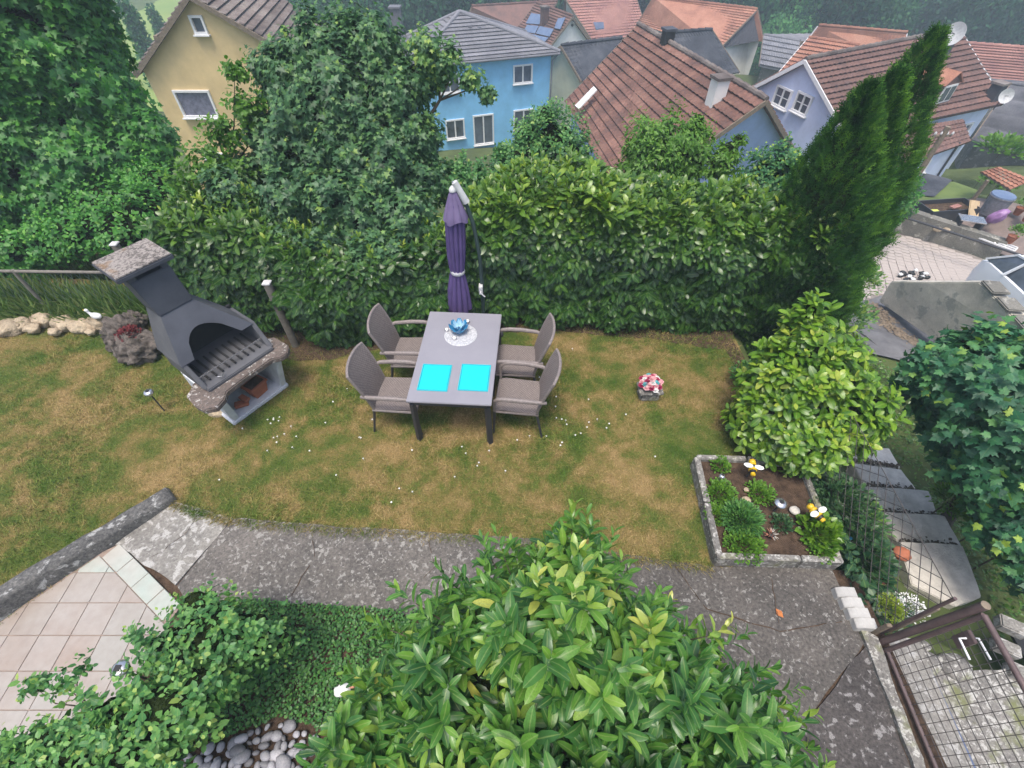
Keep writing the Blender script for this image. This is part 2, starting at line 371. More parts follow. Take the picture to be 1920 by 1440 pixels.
fin(nt, out, c, .35, bump(nt, noise_t(nt, co, 8, 4), .15, .01), 0, .5); M['tile_border'] = m
M['grout'] = simple('tile_grout', (.30, .23, .19), None, 20, .95, .3)
# foliage
M['laurel'] = leaf_mat('laurel_leaf', [(0, (.018, .055, .014)), (.4, (.04, .115, .02)), (.7, (.11, .22, .03)), (.88, (.22, .34, .05)), (1, (.34, .43, .08))], .34, .25)
M['laurel_fg'] = leaf_mat('laurel_leaf_near', [(0, (.03, .10, .03)), (.35, (.065, .185, .04)), (.62, (.14, .30, .05)), (.80, (.26, .40, .075)), (.95, (.36, .44, .11)), (1, (.50, .52, .12))], .34, .25, .45, midc=(.34, .44, .16))
M['laurel_r'] = leaf_mat('laurel_leaf_bright', [(0, (.035, .10, .014)), (.4, (.09, .21, .022)), (.7, (.20, .35, .035)), (1, (.40, .47, .08))], .36, .25, .4, midc=(.34, .44, .12))
M['maple'] = leaf_mat('maple_leaf', [(0, (.02, .08, .045)), (.5, (.045, .165, .08)), (.85, (.11, .28, .09)), (1, (.32, .46, .08))], .5, .25, .2)
M['acer'] = leaf_mat('acer_leaf', [(0, (.03, .085, .04)), (.5, (.075, .18, .075)), (.8, (.15, .29, .085)), (1, (.28, .40, .09))], .5, .25, .1)
M['bigtree'] = leaf_mat('big_tree_leaf', [(0, (.03, .12, .035)), (.5, (.075, .25, .05)), (.85, (.14, .37, .065)), (1, (.24, .46, .09))], .5, .3, .1)
M['rose'] = leaf_mat('rose_leaf', [(0, (.035, .12, .045)), (.5, (.09, .25, .08)), (.85, (.19, .38, .10)), (1, (.34, .46, .12))], .48, .25, .3)
M['thuja'] = leaf_mat('thuja_spray', [(0, (.014, .048, .014)), (.5, (.04, .12, .028)), (.85, (.10, .23, .042)), (1, (.16, .32, .05))], .75, .2, 0, .15)
M['bright'] = leaf_mat('bright_green_leaf', [(0, (.05, .14, .02)), (.5, (.10, .24, .03)), (1, (.20, .36, .05))], .5, .3, .2)
M['cover'] = leaf_mat('ground_cover_leaf', [(0, (.03, .10, .03)), (.5, (.07, .20, .05)), (1, (.17, .34, .08))], .5, .2, 0)
M['ivy'] = leaf_mat('ivy_leaf', [(0, (.016, .055, .028)), (.5, (.03, .09, .04)), (1, (.07, .16, .05))], .45, .2, .3)
M['lighttree'] = leaf_mat('light_far_tree_leaf', [(0, (.04, .13, .06)), (.5, (.08, .24, .09)), (1, (.16, .36, .11))], .7, .2, 0, .2)
M['fartree'] = leaf_mat('far_tree_leaf', [(0, (.015, .06, .035)), (.5, (.035, .12, .055)), (1, (.09, .22, .07))], .7, .2, 0, .2)
M['longgrass'] = leaf_mat('long_grass', [(0, (.06, .13, .03)), (.5, (.13, .22, .05)), (1, (.34, .36, .16))], .6, .25, 0)
M['lime'] = leaf_mat('lime_plant', [(0, (.14, .24, .03)), (1, (.34, .42, .06))], .6, .25, 0)
# ------------------------------------------------------------------ foliage: every leaf is real geometry
def T_laurel(st=(0, .2, .5, .8, .94, 1), w=.205, curl=.14, fold=.03):
    prof = lambda t: w * (math.sin(math.pi * t ** 1.15) ** .62) if 0 < t < 1 else 0
    V = [(0, 0, 0)]; U = [0.]; F = []
    prev = None
    for t in st[1:-1]:
        h = prof(t); z = -curl * t * t + .04 * math.sin(t * 3)
        i = len(V); V += [(-h, t, z + fold * h / w), (0, t, z), (h, t, z + fold * h / w)]; U += [-1, 0, 1]
        if prev is None: F += [(0, i + 1, i), (0, i + 2, i + 1)]
        else:
            for k in (0, 1): F += [(prev + k, prev + k + 1, i + k + 1), (prev + k, i + k + 1, i + k)]
        prev = i
    i = len(V); V.append((0, 1, -curl)); U.append(0)
    F += [(prev, prev + 1, i), (prev + 1, prev + 2, i)]
    return np.array(V, float), np.array(F), np.array(U, float)
def T_maple(detail=1, cup=.08):
    if detail: half = [(.12, -.02), (.30, -.04), (.34, .08), (.44, .16), (.30, .24), (.40, .36), (.56, .52), (.38, .50), (.32, .62), (.20, .54), (.19, .72), (.10, .80)]
    else: half = [(.40, .0), (.26, .24), (.54, .46), (.20, .54)]
    pts = [(0, .06)] + half + [(0, 1.02)] + [(-x, y) for x, y in half[::-1]]
    V = [(0, .33, 0)] + [(x, y, -cup * ((x * 2) ** 2 + (y - .33) ** 2 * 2)) for x, y in pts]
    n = len(pts); F = [(0, 1 + i, 1 + (i + 1) % n) for i in range(n)]
    U = [0.] + [0. if abs(p[0]) < .01 else (1. if p[0] > 0 else -1.) for p in pts]
    return np.array(V, float), np.array(F)[:, ::-1], np.array(U)
def T_simple(w=.3, fold=.06):
    V = [(0, 0, 0), (-w, .35, fold), (-w * .8, .7, fold), (0, 1, -.05), (w * .8, .7, fold), (w, .35, fold), (0, .5, 0)]
    F = [(6, 0, 5), (6, 5, 4), (6, 4, 3), (6, 3, 2), (6, 2, 1), (6, 1, 0)]
    return np.array(V, float), np.array(F), np.array([0, -1, -1, 0, 1, 1, 0.])
def T_spray():
    V = []; F = []
    def tri(a, b, c):
        i = len(V); V.extend([a, b, c]); F.append((i, i + 1, i + 2))
    tri((-.03, 0, 0), (.03, 0, 0), (0, 1, .06))
    for k, (t, L) in enumerate([(.1, .34), (.22, .40), (.36, .36), (.5, .30), (.64, .24), (.76, .16)]):
        s = 1 if k % 2 else -1
        tri((0, t, 0), (s * L * .55, t + L * .85, .03 * s), (0, t + .13, 0))
        if k < 3: tri((s * .06, t + .05, 0), (s * L * .8, t + L * .35, -.04), (s * .05, t + .14, 0))
    return np.array(V, float), np.array(F), np.zeros(len(V))
def T_clump():
    r = np.random.default_rng(3); V = []; F = []
    for k in range(5):
        c = r.normal(0, .33, 3); a = r.normal(0, 1, 3); a /= np.linalg.norm(a); b = np.cross(a, r.normal(0, 1, 3)); b /= np.linalg.norm(b)
        i = len(V); V += [tuple(c + a * .34), tuple(c + b * .24), tuple(c - a * .30), tuple(c - b * .22)]; F += [(i, i + 1, i + 2), (i, i + 2, i + 3)]
    return np.array(V), np.array(F), np.zeros(len(V))
def T_blade():
    return np.array([(-.05, 0, 0), (.05, 0, 0), (.035, .55, .06), (-.03, .55, .06), (0, 1, .22)]), np.array([(0, 1, 2), (0, 2, 3), (3, 2, 4)]), np.zeros(5)
def unit(a): return a / np.maximum(np.linalg.norm(a, axis=1, keepdims=True), 1e-6)
def frames(A, Nn):
    y = unit(A); z = unit(Nn - y * (Nn * y).sum(1, keepdims=True)); x = np.cross(y, z)
    return np.stack([x, y, z], axis=2)      # columns
def mesh_from(tpl, C, A, Nn, S, T, name='leaves'):
    V, F, U = tpl; n = len(C); nv = len(V); nf = len(F)
    Rm = frames(A, Nn)
    W = np.einsum('nij,vj->nvi', Rm, V) * S[:, None, None] + C[:, None, :]
    me = bpy.data.meshes.new(name)
    me.vertices.add(n * nv); me.vertices.foreach_set('co', W.reshape(-1).astype(np.float32))
    me.loops.add(n * nf * 3); idx = (F[None] + (np.arange(n) * nv)[:, None, None]).reshape(-1)
    me.loops.foreach_set('vertex_index', idx.astype(np.int32))
    me.polygons.add(n * nf); me.polygons.foreach_set('loop_start', (np.arange(n * nf) * 3).astype(np.int32))
    me.polygons.foreach_set('use_smooth', np.ones(n * nf, bool))
    at = me.attributes.new('tone', 'FLOAT', 'POINT'); at.data.foreach_set('value', np.repeat(np.clip(T, 0, 1), nv).astype(np.float32))
    at = me.attributes.new('lu', 'FLOAT', 'POINT'); at.data.foreach_set('value', np.tile(U, n).astype(np.float32))
    me.update(calc_edges=True); me.validate(verbose=False); return me
def rdir(n, r=rng):
    return unit(r.normal(0, 1, (n, 3)))
def cat_(L): return tuple(np.concatenate([l[i] for l in L]) for i in range(5))
def shoots(Pp, D, K, length, stem, tilt=(45, 80), young=.25, tone0=.35, tspread=.18, jit=.22, r=rng, top_small=True):
    """leaf whorls round shoots that end at Pp and point along D"""
    n = len(Pp); D = unit(D)
    e1 = unit(np.cross(D, np.tile([.13, .27, .95], (n, 1)) + r.normal(0, .1, (n, 3)))); e2 = np.cross(D, e1)
    ph0 = r.uniform(0, 6.28, n); tn = r.normal(0, tspread * .6, n)
    out = []
    for k in range(K):
        q = k / max(1, K - 1)                       # 0 = tip
        a = ph0 + k * 2.4 + r.normal(0, .25, n)
        rad = e1 * np.cos(a)[:, None] + e2 * np.sin(a)[:, None]
        tl = np.radians(tilt[0] + (tilt[1] - tilt[0]) * q + r.normal(0, 9, n))[:, None]
        ax = unit(D * np.cos(tl) + rad * np.sin(tl) + r.normal(0, jit * .5, (n, 3)))
        nn = D * np.sin(tl) - rad * np.cos(tl) + r.normal(0, jit, (n, 3)) + np.array([0, 0, .35])
        c = Pp - D * (stem * q)[..., None] if np.ndim(stem) else Pp - D * stem * q
        sz = length * r.uniform(.75, 1.12, n) * (1 if not top_small else (.55 + .45 * min(1, q * 2.2)))
        t = tone0 + tn + r.normal(0, tspread * .7, n) + young * max(0, 1 - q * 2.2)
        out.append((c, ax, nn, sz, t))
    return cat_(out)
def on_blobs(blobs, n, lump_amp=.14, lump_f=2.2, back=.35, r=rng, cull=.86):
    """points on the outer skin of a group of ellipsoids (c, radii); returns points and outward directions"""
    B = [(np.array(c, float), np.array(rr if hasattr(rr, '__len__') else (rr, rr, rr), float)) for c, rr in blobs]
    area = np.array([(b[1][0] * b[1][1] + b[1][1] * b[1][2] + b[1][0] * b[1][2]) for b in B]); area /= area.sum()
    Ps = []; Ds = []; need = n; camv = np.array([0, 0, CAMH])
    for it in range(8):
        k = r.choice(len(B), size=need * 2, p=area); d = rdir(need * 2, r)
        c = np.array([B[i][0] for i in k]); rr = np.array([B[i][1] for i in k])
        lum = np.array([noise.noise(Vector(x)) for x in (d * lump_f + c * 1.3)])
        p = c + d * rr * (1 + lump_amp * 2 * lum + r.normal(0, .045, len(k)))[:, None]
        nrm = unit(d / rr); keep = np.ones(len(k), bool)
        for i, (bc, br) in enumerate(B):
            q = (((p - bc) / br) ** 2).sum(1); keep &= (q > cull ** 2) | (k == i)
        tc = unit(camv - p); fac = (nrm * tc).sum(1); keep &= (fac > -.12) | (r.uniform(0, 1, len(k)) < back)
        Ps.append(p[keep]); Ds.append(nrm[keep])
        if sum(map(len, Ps)) >= n: break
    return np.concatenate(Ps)[:n], np.concatenate(Ds)[:n]
def in_blobs(blobs, n, r=rng, inner=.55):
    B = [(np.array(c, float), np.array(rr if hasattr(rr, '__len__') else (rr, rr, rr), float)) for c, rr in blobs]
    vol = np.array([b[1].prod() for b in B]); vol /= vol.sum()
    k = r.choice(len(B), size=n, p=vol); d = rdir(n, r) * (r.uniform(inner ** 3, 1, n) ** (1 / 3))[:, None]
    c = np.array([B[i][0] for i in k]); rr = np.array([B[i][1] for i in k]); return c + d * rr, d
NS = 300
def visible_pick(C, S, n, cell=7):
    px, py, d = project(C); ok = (px > 0) & (px < 1920) & (py > 0) & (py < 1440) & (d > .2)
    best = {}
    order = np.argsort(d)
    for i in order:
        if not ok[i]: continue
        k = (int(px[i] // cell), int(py[i] // cell))
        if k not in best: best[k] = i
    cand = np.array(list(best.values()), int)
    if len(cand) == 0: return cand
    big = S[cand] / d[cand]; return cand[np.argsort(-big)][:n]
def plant(name, label, cat, tpl, L, mat, loc=None, singles=0, group=None, part='foliage', leafname='leaf', fmt=None):
    C, A, Nn, S, T = L
    root = thing(name, label, cat, loc or (0, 0, 0), 0, group); o3 = np.array(loc or (0, 0, 0), float)
    rest = np.ones(len(C), bool)
    if singles:
        idx = visible_pick(C, S, singles); rest[idx] = False
        V, F, U = tpl; bank = {}
        Rm = frames(A[idx], Nn[idx])
        for j, i in enumerate(idx):
            q = int(round(float(np.clip(T[i], 0, 1)) * 9))
            if q not in bank:
                bank[q] = mesh_from(tpl, np.zeros((1, 3)), np.array([[0, 1., 0]]), np.array([[0, 0, 1.]]), np.ones(1), np.array([q / 9.]), leafname)
                bank[q].materials.append(mat)
            o = bpy.data.objects.new(leafname, bank[q]); col.objects.link(o); o.parent = root
            m4 = Matrix(Rm[j].tolist()).to_4x4() @ Matrix.Diagonal((S[i], S[i], S[i], 1)); m4.translation = Vector(C[i] - o3)
            o.matrix_local = m4
    C2 = C[rest] - o3
    me = mesh_from(tpl, C2, A[rest], Nn[rest], S[rest], T[rest], part)
    tag(link(part, me, mat, root), kind='stuff'); return root
def core(blobs, root, k=.72, mat=None, name='light_block_core'):
    """solid dark core added inside a shrub to block light and the view through it"""
    bm = bmesh.new()
    for c, rr in blobs:
        rr = rr if hasattr(rr, '__len__') else (rr, rr, rr)
        g = bmesh.ops.create_icosphere(bm, subdivisions=3, radius=1)
        for v in g['verts']:
            kk = k * (1 + .3 * noise.noise(v.co * 3 + Vector(c)))
            v.co = Vector((v.co.x * rr[0] * kk + c[0], v.co.y * rr[1] * kk + c[1], v.co.z * rr[2] * kk + c[2]))
    me = bpy.data.meshes.new(name); bm.to_mesh(me); bm.free()
    o = link(name, me, mat or M['dark_core'], root); o.location = -Vector(root.location); tag(o, kind='stuff'); return o
def limbs(root, base, ends, r0, name='trunk', mat=None, seed=1):
    """trunk from base with limbs to each end point"""
    rr = random.Random(seed); mb = MB(); base = Vector(base); top = sum((Vector(e) for e in ends), Vector()) / len(ends)
    fork = base.lerp(top, .55)
    mb.tube([base, base.lerp(fork, .5) + Vector((rr.uniform(-.05, .05), rr.uniform(-.05, .05), 0)), fork], [r0, r0 * .8, r0 * .6], 8)
    for e in ends:
        e = Vector(e); mid = fork.lerp(e, .5) + Vector([rr.uniform(-.12, .12) * (e - fork).length for _ in range(3)])
        mb.tube([fork, mid, e], [r0 * .5, r0 * .3, r0 * .08], 6)
    o = mb.build(name, mat or M['bark'], root, smooth=True); o.location = -Vector(root.location); return o
# ------------------------------------------------------------------ terrain
CTRL = []
for x in (-45, -30, -20, -12, -6, 0, 5):
    for y, z in ((9, -2.0), (13, -4.2), (18, -6.0), (24, -7.0), (34, -7.9), (50, -9.0), (75, -9.6)):
        CTRL.append((x, y, z + (.2 if x < -12 else 0)))
CTRL += [(4.2, 1.0, -.45), (5.1, 2.2, -1.2), (5.5, 3.0, -1.55), (6.0, 4.0, -1.9), (4.7, 1.6, -1.05), (6.9, 5.4, -2.0), (7.7, 7.3, -2.35), (8.7, 9, -2.8), (9.4, 10, -3.1),
         (11, 12.7, -3.1), (13.6, 10.8, -3.1), (10.5, 9, -2.95), (14, 13, -3.1), (10.6, 7.5, -2.75), (11.5, 8.0, -2.75), (12.5, 7.0, -2.75), (12.5, 16.2, -3.6), (17, 19, -5.0), (22, 17, -4.3), (20, 26, -6.2), (14, 24, -6.3),
         (10, 17, -5.6), (8, 13, -4.6), (6.5, 9, -3.0), (28, 34, -7.4), (25, 50, -8.8), (45, 60, -9.2), (45, 35, -7), (40, 15, -4), (30, 5, -3.2), (7, 0, -1.4), (9, 3, -2.3),
         (14, 5, -3.1), (-8, 7.2, -.6), (-6, 7.2, -.5), (-12, 6, -.3), (-20, 6, -.4), (-30, 6, -1), (6, -6, -1.5), (12, -6, -2.6), (25, -6, -3), (12, 14.6, -2.75), (15, 13.6, -2.7), (18, 12.8, -2.7), (15, 16.5, -3.3)]
CT_ = np.array(CTRL)
def hgt(x, y):
    x = np.asarray(x, float); y = np.asarray(y, float)
    d2 = (x[..., None] - CT_[:, 0]) ** 2 + (y[..., None] - CT_[:, 1]) ** 2 + .05
    w = d2 ** -1.7; z = (w * CT_[:, 2]).sum(-1) / w.sum(-1)
    # the flat garden: distance outside its outline
    wx = np.where(y < 4.6, 3.0, 1.0); dx = np.maximum(x - 3.2, 0) * wx; dy = np.maximum(y - 5.75, 0); d = np.sqrt(dx * dx + dy * dy)
    k = np.clip(d / 1.1, 0, 1); k = k * k * (3 - 2 * k)
    far = np.clip((y - 95) / 120, 0, 1); z = z + far * far * 22
    return z * k
def H1(x, y): return float(hgt(np.array([x]), np.array([y]))[0])
def sheet(name, xs, ys, mat, dz=0, kind='structure', parent=None, zf=None):
    X, Y = np.meshgrid(xs, ys); Z = (zf(X, Y) if zf else hgt(X, Y)) + dz
    V = np.stack([X, Y, Z], -1).reshape(-1, 3); nx = len(xs); ny = len(ys)
    F = [(j * nx + i, j * nx + i + 1, (j + 1) * nx + i + 1, (j + 1) * nx + i) for j in range(ny - 1) for i in range(nx - 1)]
    me = bpy.data.meshes.new(name); me.from_pydata(V.tolist(), [], F)
    me.polygons.foreach_set('use_smooth', [True] * len(F)); o = link(name, me, mat, parent)
    if kind: tag(o, kind=kind)
    return o
xs = np.unique(np.concatenate([np.linspace(-400, -30, 24), np.linspace(-30, -8, 30), np.linspace(-8, 16, 130), np.linspace(16, 40, 40), np.linspace(40, 400, 24)]))
ys = np.unique(np.concatenate([np.linspace(-40, -3, 8), np.linspace(-3, 16, 110), np.linspace(16, 40, 40), np.linspace(40, 120, 30), np.linspace(120, 500, 20)]))
sheet('terrain', xs, ys, M['terrain'], dz=-.03)
# meadow beyond the village, a sheet lying on the terrain
sheet('meadow', np.linspace(-60, -14, 30), np.linspace(36, 92, 30), M['field'], dz=.06)
# ---- lawn: an outline with a wavy edge towards the path
def wavy(poly, step=.12, amp=.02, seed=0):
    out = []
    for i in range(len(poly)):
        a = Vector((*poly[i][:2], 0)); b = Vector((*poly[(i + 1) % len(poly)][:2], 0)); n = max(1, int((b - a).length / step))
        for k in range(n):
            p = a.lerp(b, k / n); q = noise.noise_vector(p * 3.3 + Vector((seed, 0, 0))) * amp + noise.noise_vector(p * 11) * amp * .5
            out.append((p.x + q.x, p.y + q.y))
    return out
lawn_poly = [(-3.72, 2.50), (-2.97, 2.27), (-2.0, 2.18), (-.3, 2.07), (1.0, 1.90), (1.93, 1.80), (2.0, 1.88), (3.2, 1.88), (3.2, 6.2), (-12, 6.6), (-12, .0), (-5.5, .0)]
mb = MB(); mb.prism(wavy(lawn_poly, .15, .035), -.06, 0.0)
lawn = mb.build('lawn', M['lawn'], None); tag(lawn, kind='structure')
mb = MB(); mb.prism([(-3.9, -1.2), (3.35, -1.2), (3.35, 1.75), (-3.9, 2.3)], -.08, -.016)
tag(mb.build('garden_soil', M['soil'], None), kind='structure')
def inside(poly, x, y):
    c = np.zeros(x.shape, bool); n = len(poly); j = n - 1
    for i in range(n):
        xi, yi = poly[i][:2]; xj, yj = poly[j][:2]
        cond = ((yi > y) != (yj > y)) & (x < (xj - xi) * (y - yi) / ((yj - yi) or 1e-9) + xi); c ^= cond; j = i
    return c
# grass blades, short and trampled
def grass(n, x0, x1, y0, y1, L, poly, mat, name, z=None, tilt=.9, tpl=None, tone=(0, 1)):
    x = rng.uniform(x0, x1, n); y = rng.uniform(y0, y1, n); k = inside(poly, x, y) if poly is not None else np.ones(n, bool)
    x, y = x[k], y[k]; n = len(x); zz = hgt(x, y) if z is None else np.full(n, z)
    A = np.stack([rng.normal(0, tilt, n), rng.normal(0, tilt, n), np.ones(n) * .8], 1); Nn = rdir(n) + np.array([0, 0, .6])
    S = rng.uniform(L * .6, L * 1.3, n)
    dens = np.array([noise.noise(Vector((a * 1.1, b * 1.1, 4))) for a, b in zip(x[::1], y[::1])]) if n < 400000 else 0
    S = S * (1 + .5 * dens)
    me = mesh_from(tpl or T_blade(), np.stack([x, y, zz], 1), A, Nn, S, rng.uniform(*tone, n), name)
    return tag(link(name, me, mat), kind='stuff')
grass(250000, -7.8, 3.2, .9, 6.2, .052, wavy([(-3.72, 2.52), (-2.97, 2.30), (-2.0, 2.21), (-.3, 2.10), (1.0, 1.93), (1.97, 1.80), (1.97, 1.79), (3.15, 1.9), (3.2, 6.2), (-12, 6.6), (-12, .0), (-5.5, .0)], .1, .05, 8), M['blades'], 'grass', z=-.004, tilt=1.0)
MB_ = MB(); MB_.prism(wavy([(-4.6, 5.7), (-3.2, 4.62), (-2.5, 4.60), (-1.6, 4.95), (-.4, 5.20), (1.2, 5.18), (3.0, 4.85), (3.1, 4.0), (2.85, 3.2), (3.15, 3.0), (3.2, 6.1), (-4.6, 6.2)], .12, .07, 5), -.01, .006)
tag(MB_.build('hedge_soil', M['soil'], None), kind='structure')
# ------------------------------------------------------------------ concrete path: cast slabs
path = tag(empty('path'), kind='structure')
def slab_poly(name, poly, mat, z1, parent, seed=0, amp=.012, z0=-.05):
    mb = MB(); mb.prism(wavy(poly, .10, amp, seed), z0, z1); return mb.build(name, mat, parent)
slab_poly('slab', [(-3.74, 2.52), (-2.93, 2.30), (-3.22, 1.62), (-4.0, 2.02)], M['path_light'], .006, path, 1, .02)
slab_poly('slab', [(-2.91, 2.30), (-1.9, 2.21), (-.3, 2.11), (.2, 2.06), (.1, 1.22), (-1.5, 1.42), (-2.5, 1.46), (-3.02, 1.44), (-3.20, 1.61)], M['path'], .010, path, 2, .02)
slab_poly('slab', [(.22, 2.06), (1.0, 1.93), (1.97, 1.79), (3.13, 1.80), (3.12, 1.1), (2.3, .5), (1.2, .75), (.12, 1.2)], M['path_dark'], .004, path, 3, .02)
slab_poly('slab', [(3.12, 1.08), (3.06, .3), (2.98, -.7), (.9, -.7), (1.1, .4), (1.19, .74), (2.3, .49)], M['path_stained'], .000, path, 4, .02)
slab_poly('edge', [(3.14, 1.25), (3.25, 1.15), (3.14, .2), (3.05, -.7), (2.99, -.7), (3.07, .3), (3.13, 1.08)], M['kerb'], .03, path, 5, .03, -.9)
def crack(pts, w=.006):
    pts = [Vector((x, y, 0)) for x, y in pts]; L_ = []
    for a, b in zip(pts, pts[1:]):
        for k in range(8): p = a.lerp(b, k / 8); L_.append(p + noise.noise_vector(p * 9) * .03)
    vs = []
    for i, p in enumerate(L_):
        d = (L_[min(i + 1, len(L_) - 1)] - L_[max(i - 1, 0)]).normalized(); n = Vector((-d.y, d.x, 0)) * w * (.4 + .6 * abs(noise.noise(p * 7)) * 2)
        vs += [p + n + Vector((0, 0, .0145)), p - n + Vector((0, 0, .0145))]
    MB().add(vs, [(i * 2, i * 2 + 1, i * 2 + 3, i * 2 + 2) for i in range(len(L_) - 1)]).build('crack', M['soil'], path)
crack([(-2.1, 2.2), (-1.95, 1.9), (-2.1, 1.45)]); crack([(-.9, 2.15), (-.75, 1.8), (-1.05, 1.4)], .004); crack([(1.6, 1.8), (1.8, 1.4), (2.4, 1.2), (3.1, 1.3)], .006); crack([(2.5, 1.7), (2.4, 1.2)], .004); crack([(-3.3, 2.4), (-3.35, 2.1), (-3.6, 1.85)], .004)
r_ = np.random.default_rng(77); n_ = 5200; t_ = r_.uniform(0, 1, n_); ex = np.interp(t_, [0, .2, .4, .7, .85, 1], [-3.7, -2.97, -2.0, -.3, 1.0, 1.97]); ey = np.interp(ex, [-3.7, -2.97, -2.0, -.3, 1.0, 1.97], [2.5, 2.29, 2.20, 2.10, 1.92, 1.79]) + r_.normal(-.01, .035, n_)
me = mesh_from(T_blade(), np.stack([ex, ey, np.full(n_, .004)], 1), np.stack([r_.normal(0, .6, n_), r_.normal(-.9, .5, n_), np.full(n_, .6)], 1), rdir(n_, r_) + np.array([0, 0, .6]), r_.uniform(.03, .075, n_), r_.uniform(0, 1, n_), 'edge_grass'); tag(link('edge_grass', me, M['blades']), kind='stuff')
# ------------------------------------------------------------------ patio tiles, cut to the patio outline
patio = tag(empty('patio'), kind='structure')
A_, B_, C_ = Vector((-3.97, 2.02)), Vector((-3.08, 1.43)), Vector((-3.19, .85))
C2_ = Vector((-3.5, -.6))
def clip(poly, a, b):                     # keep left of a->b
    out = []; n = len(poly); s = lambda p: (b.x - a.x) * (p[1] - a.y) - (b.y - a.y) * (p[0] - a.x)
    for i in range(n):
        p, q = poly[i], poly[(i + 1) % n]; sp, sq = s(p), s(q)
        if sp >= 0: out.append(p)
        if sp * sq < 0: t = sp / (sp - sq); out.append((p[0] + (q[0] - p[0]) * t, p[1] + (q[1] - p[1]) * t))
    return out
def area(p): return .5 * abs(sum(p[i][0] * p[(i + 1) % len(p)][1] - p[(i + 1) % len(p)][0] * p[i][1] for i in range(len(p))))
def tile(poly, z=.0, mat='tile'):
    if len(poly) < 3 or area(poly) < .0012: return
    mb = MB(); dz = random.uniform(-.0015, .0015); mb.prism(poly, z - .02, z + .012 + dz); mb.build('tile', M[mat], patio, bevel=.003, seg=1)
ZT = 0.0
mb = MB(); mb.prism([tuple(A_), (-5.6, .9), (-6.5, -.8), tuple(C2_), tuple(C_), tuple(B_)], -.1, .004); mb.build('grout_bed', M['grout'], patio)
def off(a, b, w):
    d = (b - a).normalized(); n = Vector((-d.y, d.x)); return a + n * w, b + n * w
ab = (A_, B_); nrm_ab = Vector((-(B_ - A_).y, (B_ - A_).x)).normalized()
inward = -1
g = .007
bw = .17
d = (B_ - A_).normalized(); nin = Vector((d.y, -d.x))       # towards the patio
L_ = (B_ - A_).length; k = 4
for i in range(k):
    a = A_ + d * (L_ * i / k + g / 2); b = A_ + d * (L_ * (i + 1) / k - g / 2)
    tile([tuple(a), tuple(a + nin * bw), tuple(b + nin * bw), tuple(b)], mat='tile_border')
d2 = (C_ - B_).normalized(); nin2 = Vector((d2.y, -d2.x)); L2 = (C_ - B_).length
bw2 = .10
A2, B2 = A_ + nin * (bw + g), B_ + nin * (bw + g)
B3, C3 = B_ + nin2 * 0, C_
for ix in range(-14, 3):
    for iy in range(-6, 5):
        x0 = -3.665 + ix * .278; y0 = 1.45 + iy * .278
        q = [(x0 + g / 2, y0 + g / 2), (x0 + .278 - g / 2, y0 + g / 2), (x0 + .278 - g / 2, y0 + .278 - g / 2), (x0 + g / 2, y0 + .278 - g / 2)]
        q = clip(q, B2, A2)                       # below the border row
        if len(q) >= 3: q = clip(q, C_, B_)
        if len(q) >= 3: q = clip(q, C2_, C_)
        if len(q) >= 3: q = clip(q, Vector((-3.92, 2.1)), Vector((-5.6, .20)))
        tile(q, mat='tile_border' if (iy == 1 and ix < 1) or (ix in (-9, -8) and iy == 0) else 'tile')
# ------------------------------------------------------------------ old low wall between lawn and patio
wl = thing('low_wall', 'old dark concrete low wall with lichen between lawn and tiled patio', 'wall')
a0 = Vector((-3.68, 2.56, 0)); a1 = Vector((-5.55, .42, 0)); dd = (a1 - a0).normalized(); nn_ = Vector((-dd.y, dd.x, 0))
bm = bmesh.new(); nseg = 26; prof = [(-.10, -.1), (-.10, .19), (-.085, .22), (.06, .22), (.08, .20), (.12, .0), (.12, -.1)]
rows = []
for i in range(nseg + 1):
    t = i / nseg; p = a0.lerp(a1, t); hh = .45 + .55 * min(1, t * 2.2); row = []
    for (o_, z_) in prof:
        q = p + nn_ * (-o_) ; q.z = z_ * (hh if z_ > 0 else 1)
        q += noise.noise_vector(q * 6) * .022; row.append(bm.verts.new(q))
    rows.append(row)
for i in range(nseg):
    for j in range(len(prof) - 1): bm.faces.new((rows[i][j], rows[i + 1][j], rows[i + 1][j + 1], rows[i][j + 1]))
bm.faces.new(rows[0][::-1]); bm.faces.new(rows[-1])
bmesh.ops.recalc_face_normals(bm, faces=bm.faces); me = bpy.data.meshes.new('masonry'); bm.to_mesh(me); bm.free()
me.polygons.foreach_set('use_smooth', [True] * len(me.polygons)); link('masonry', me, M['wall_old'], wl)
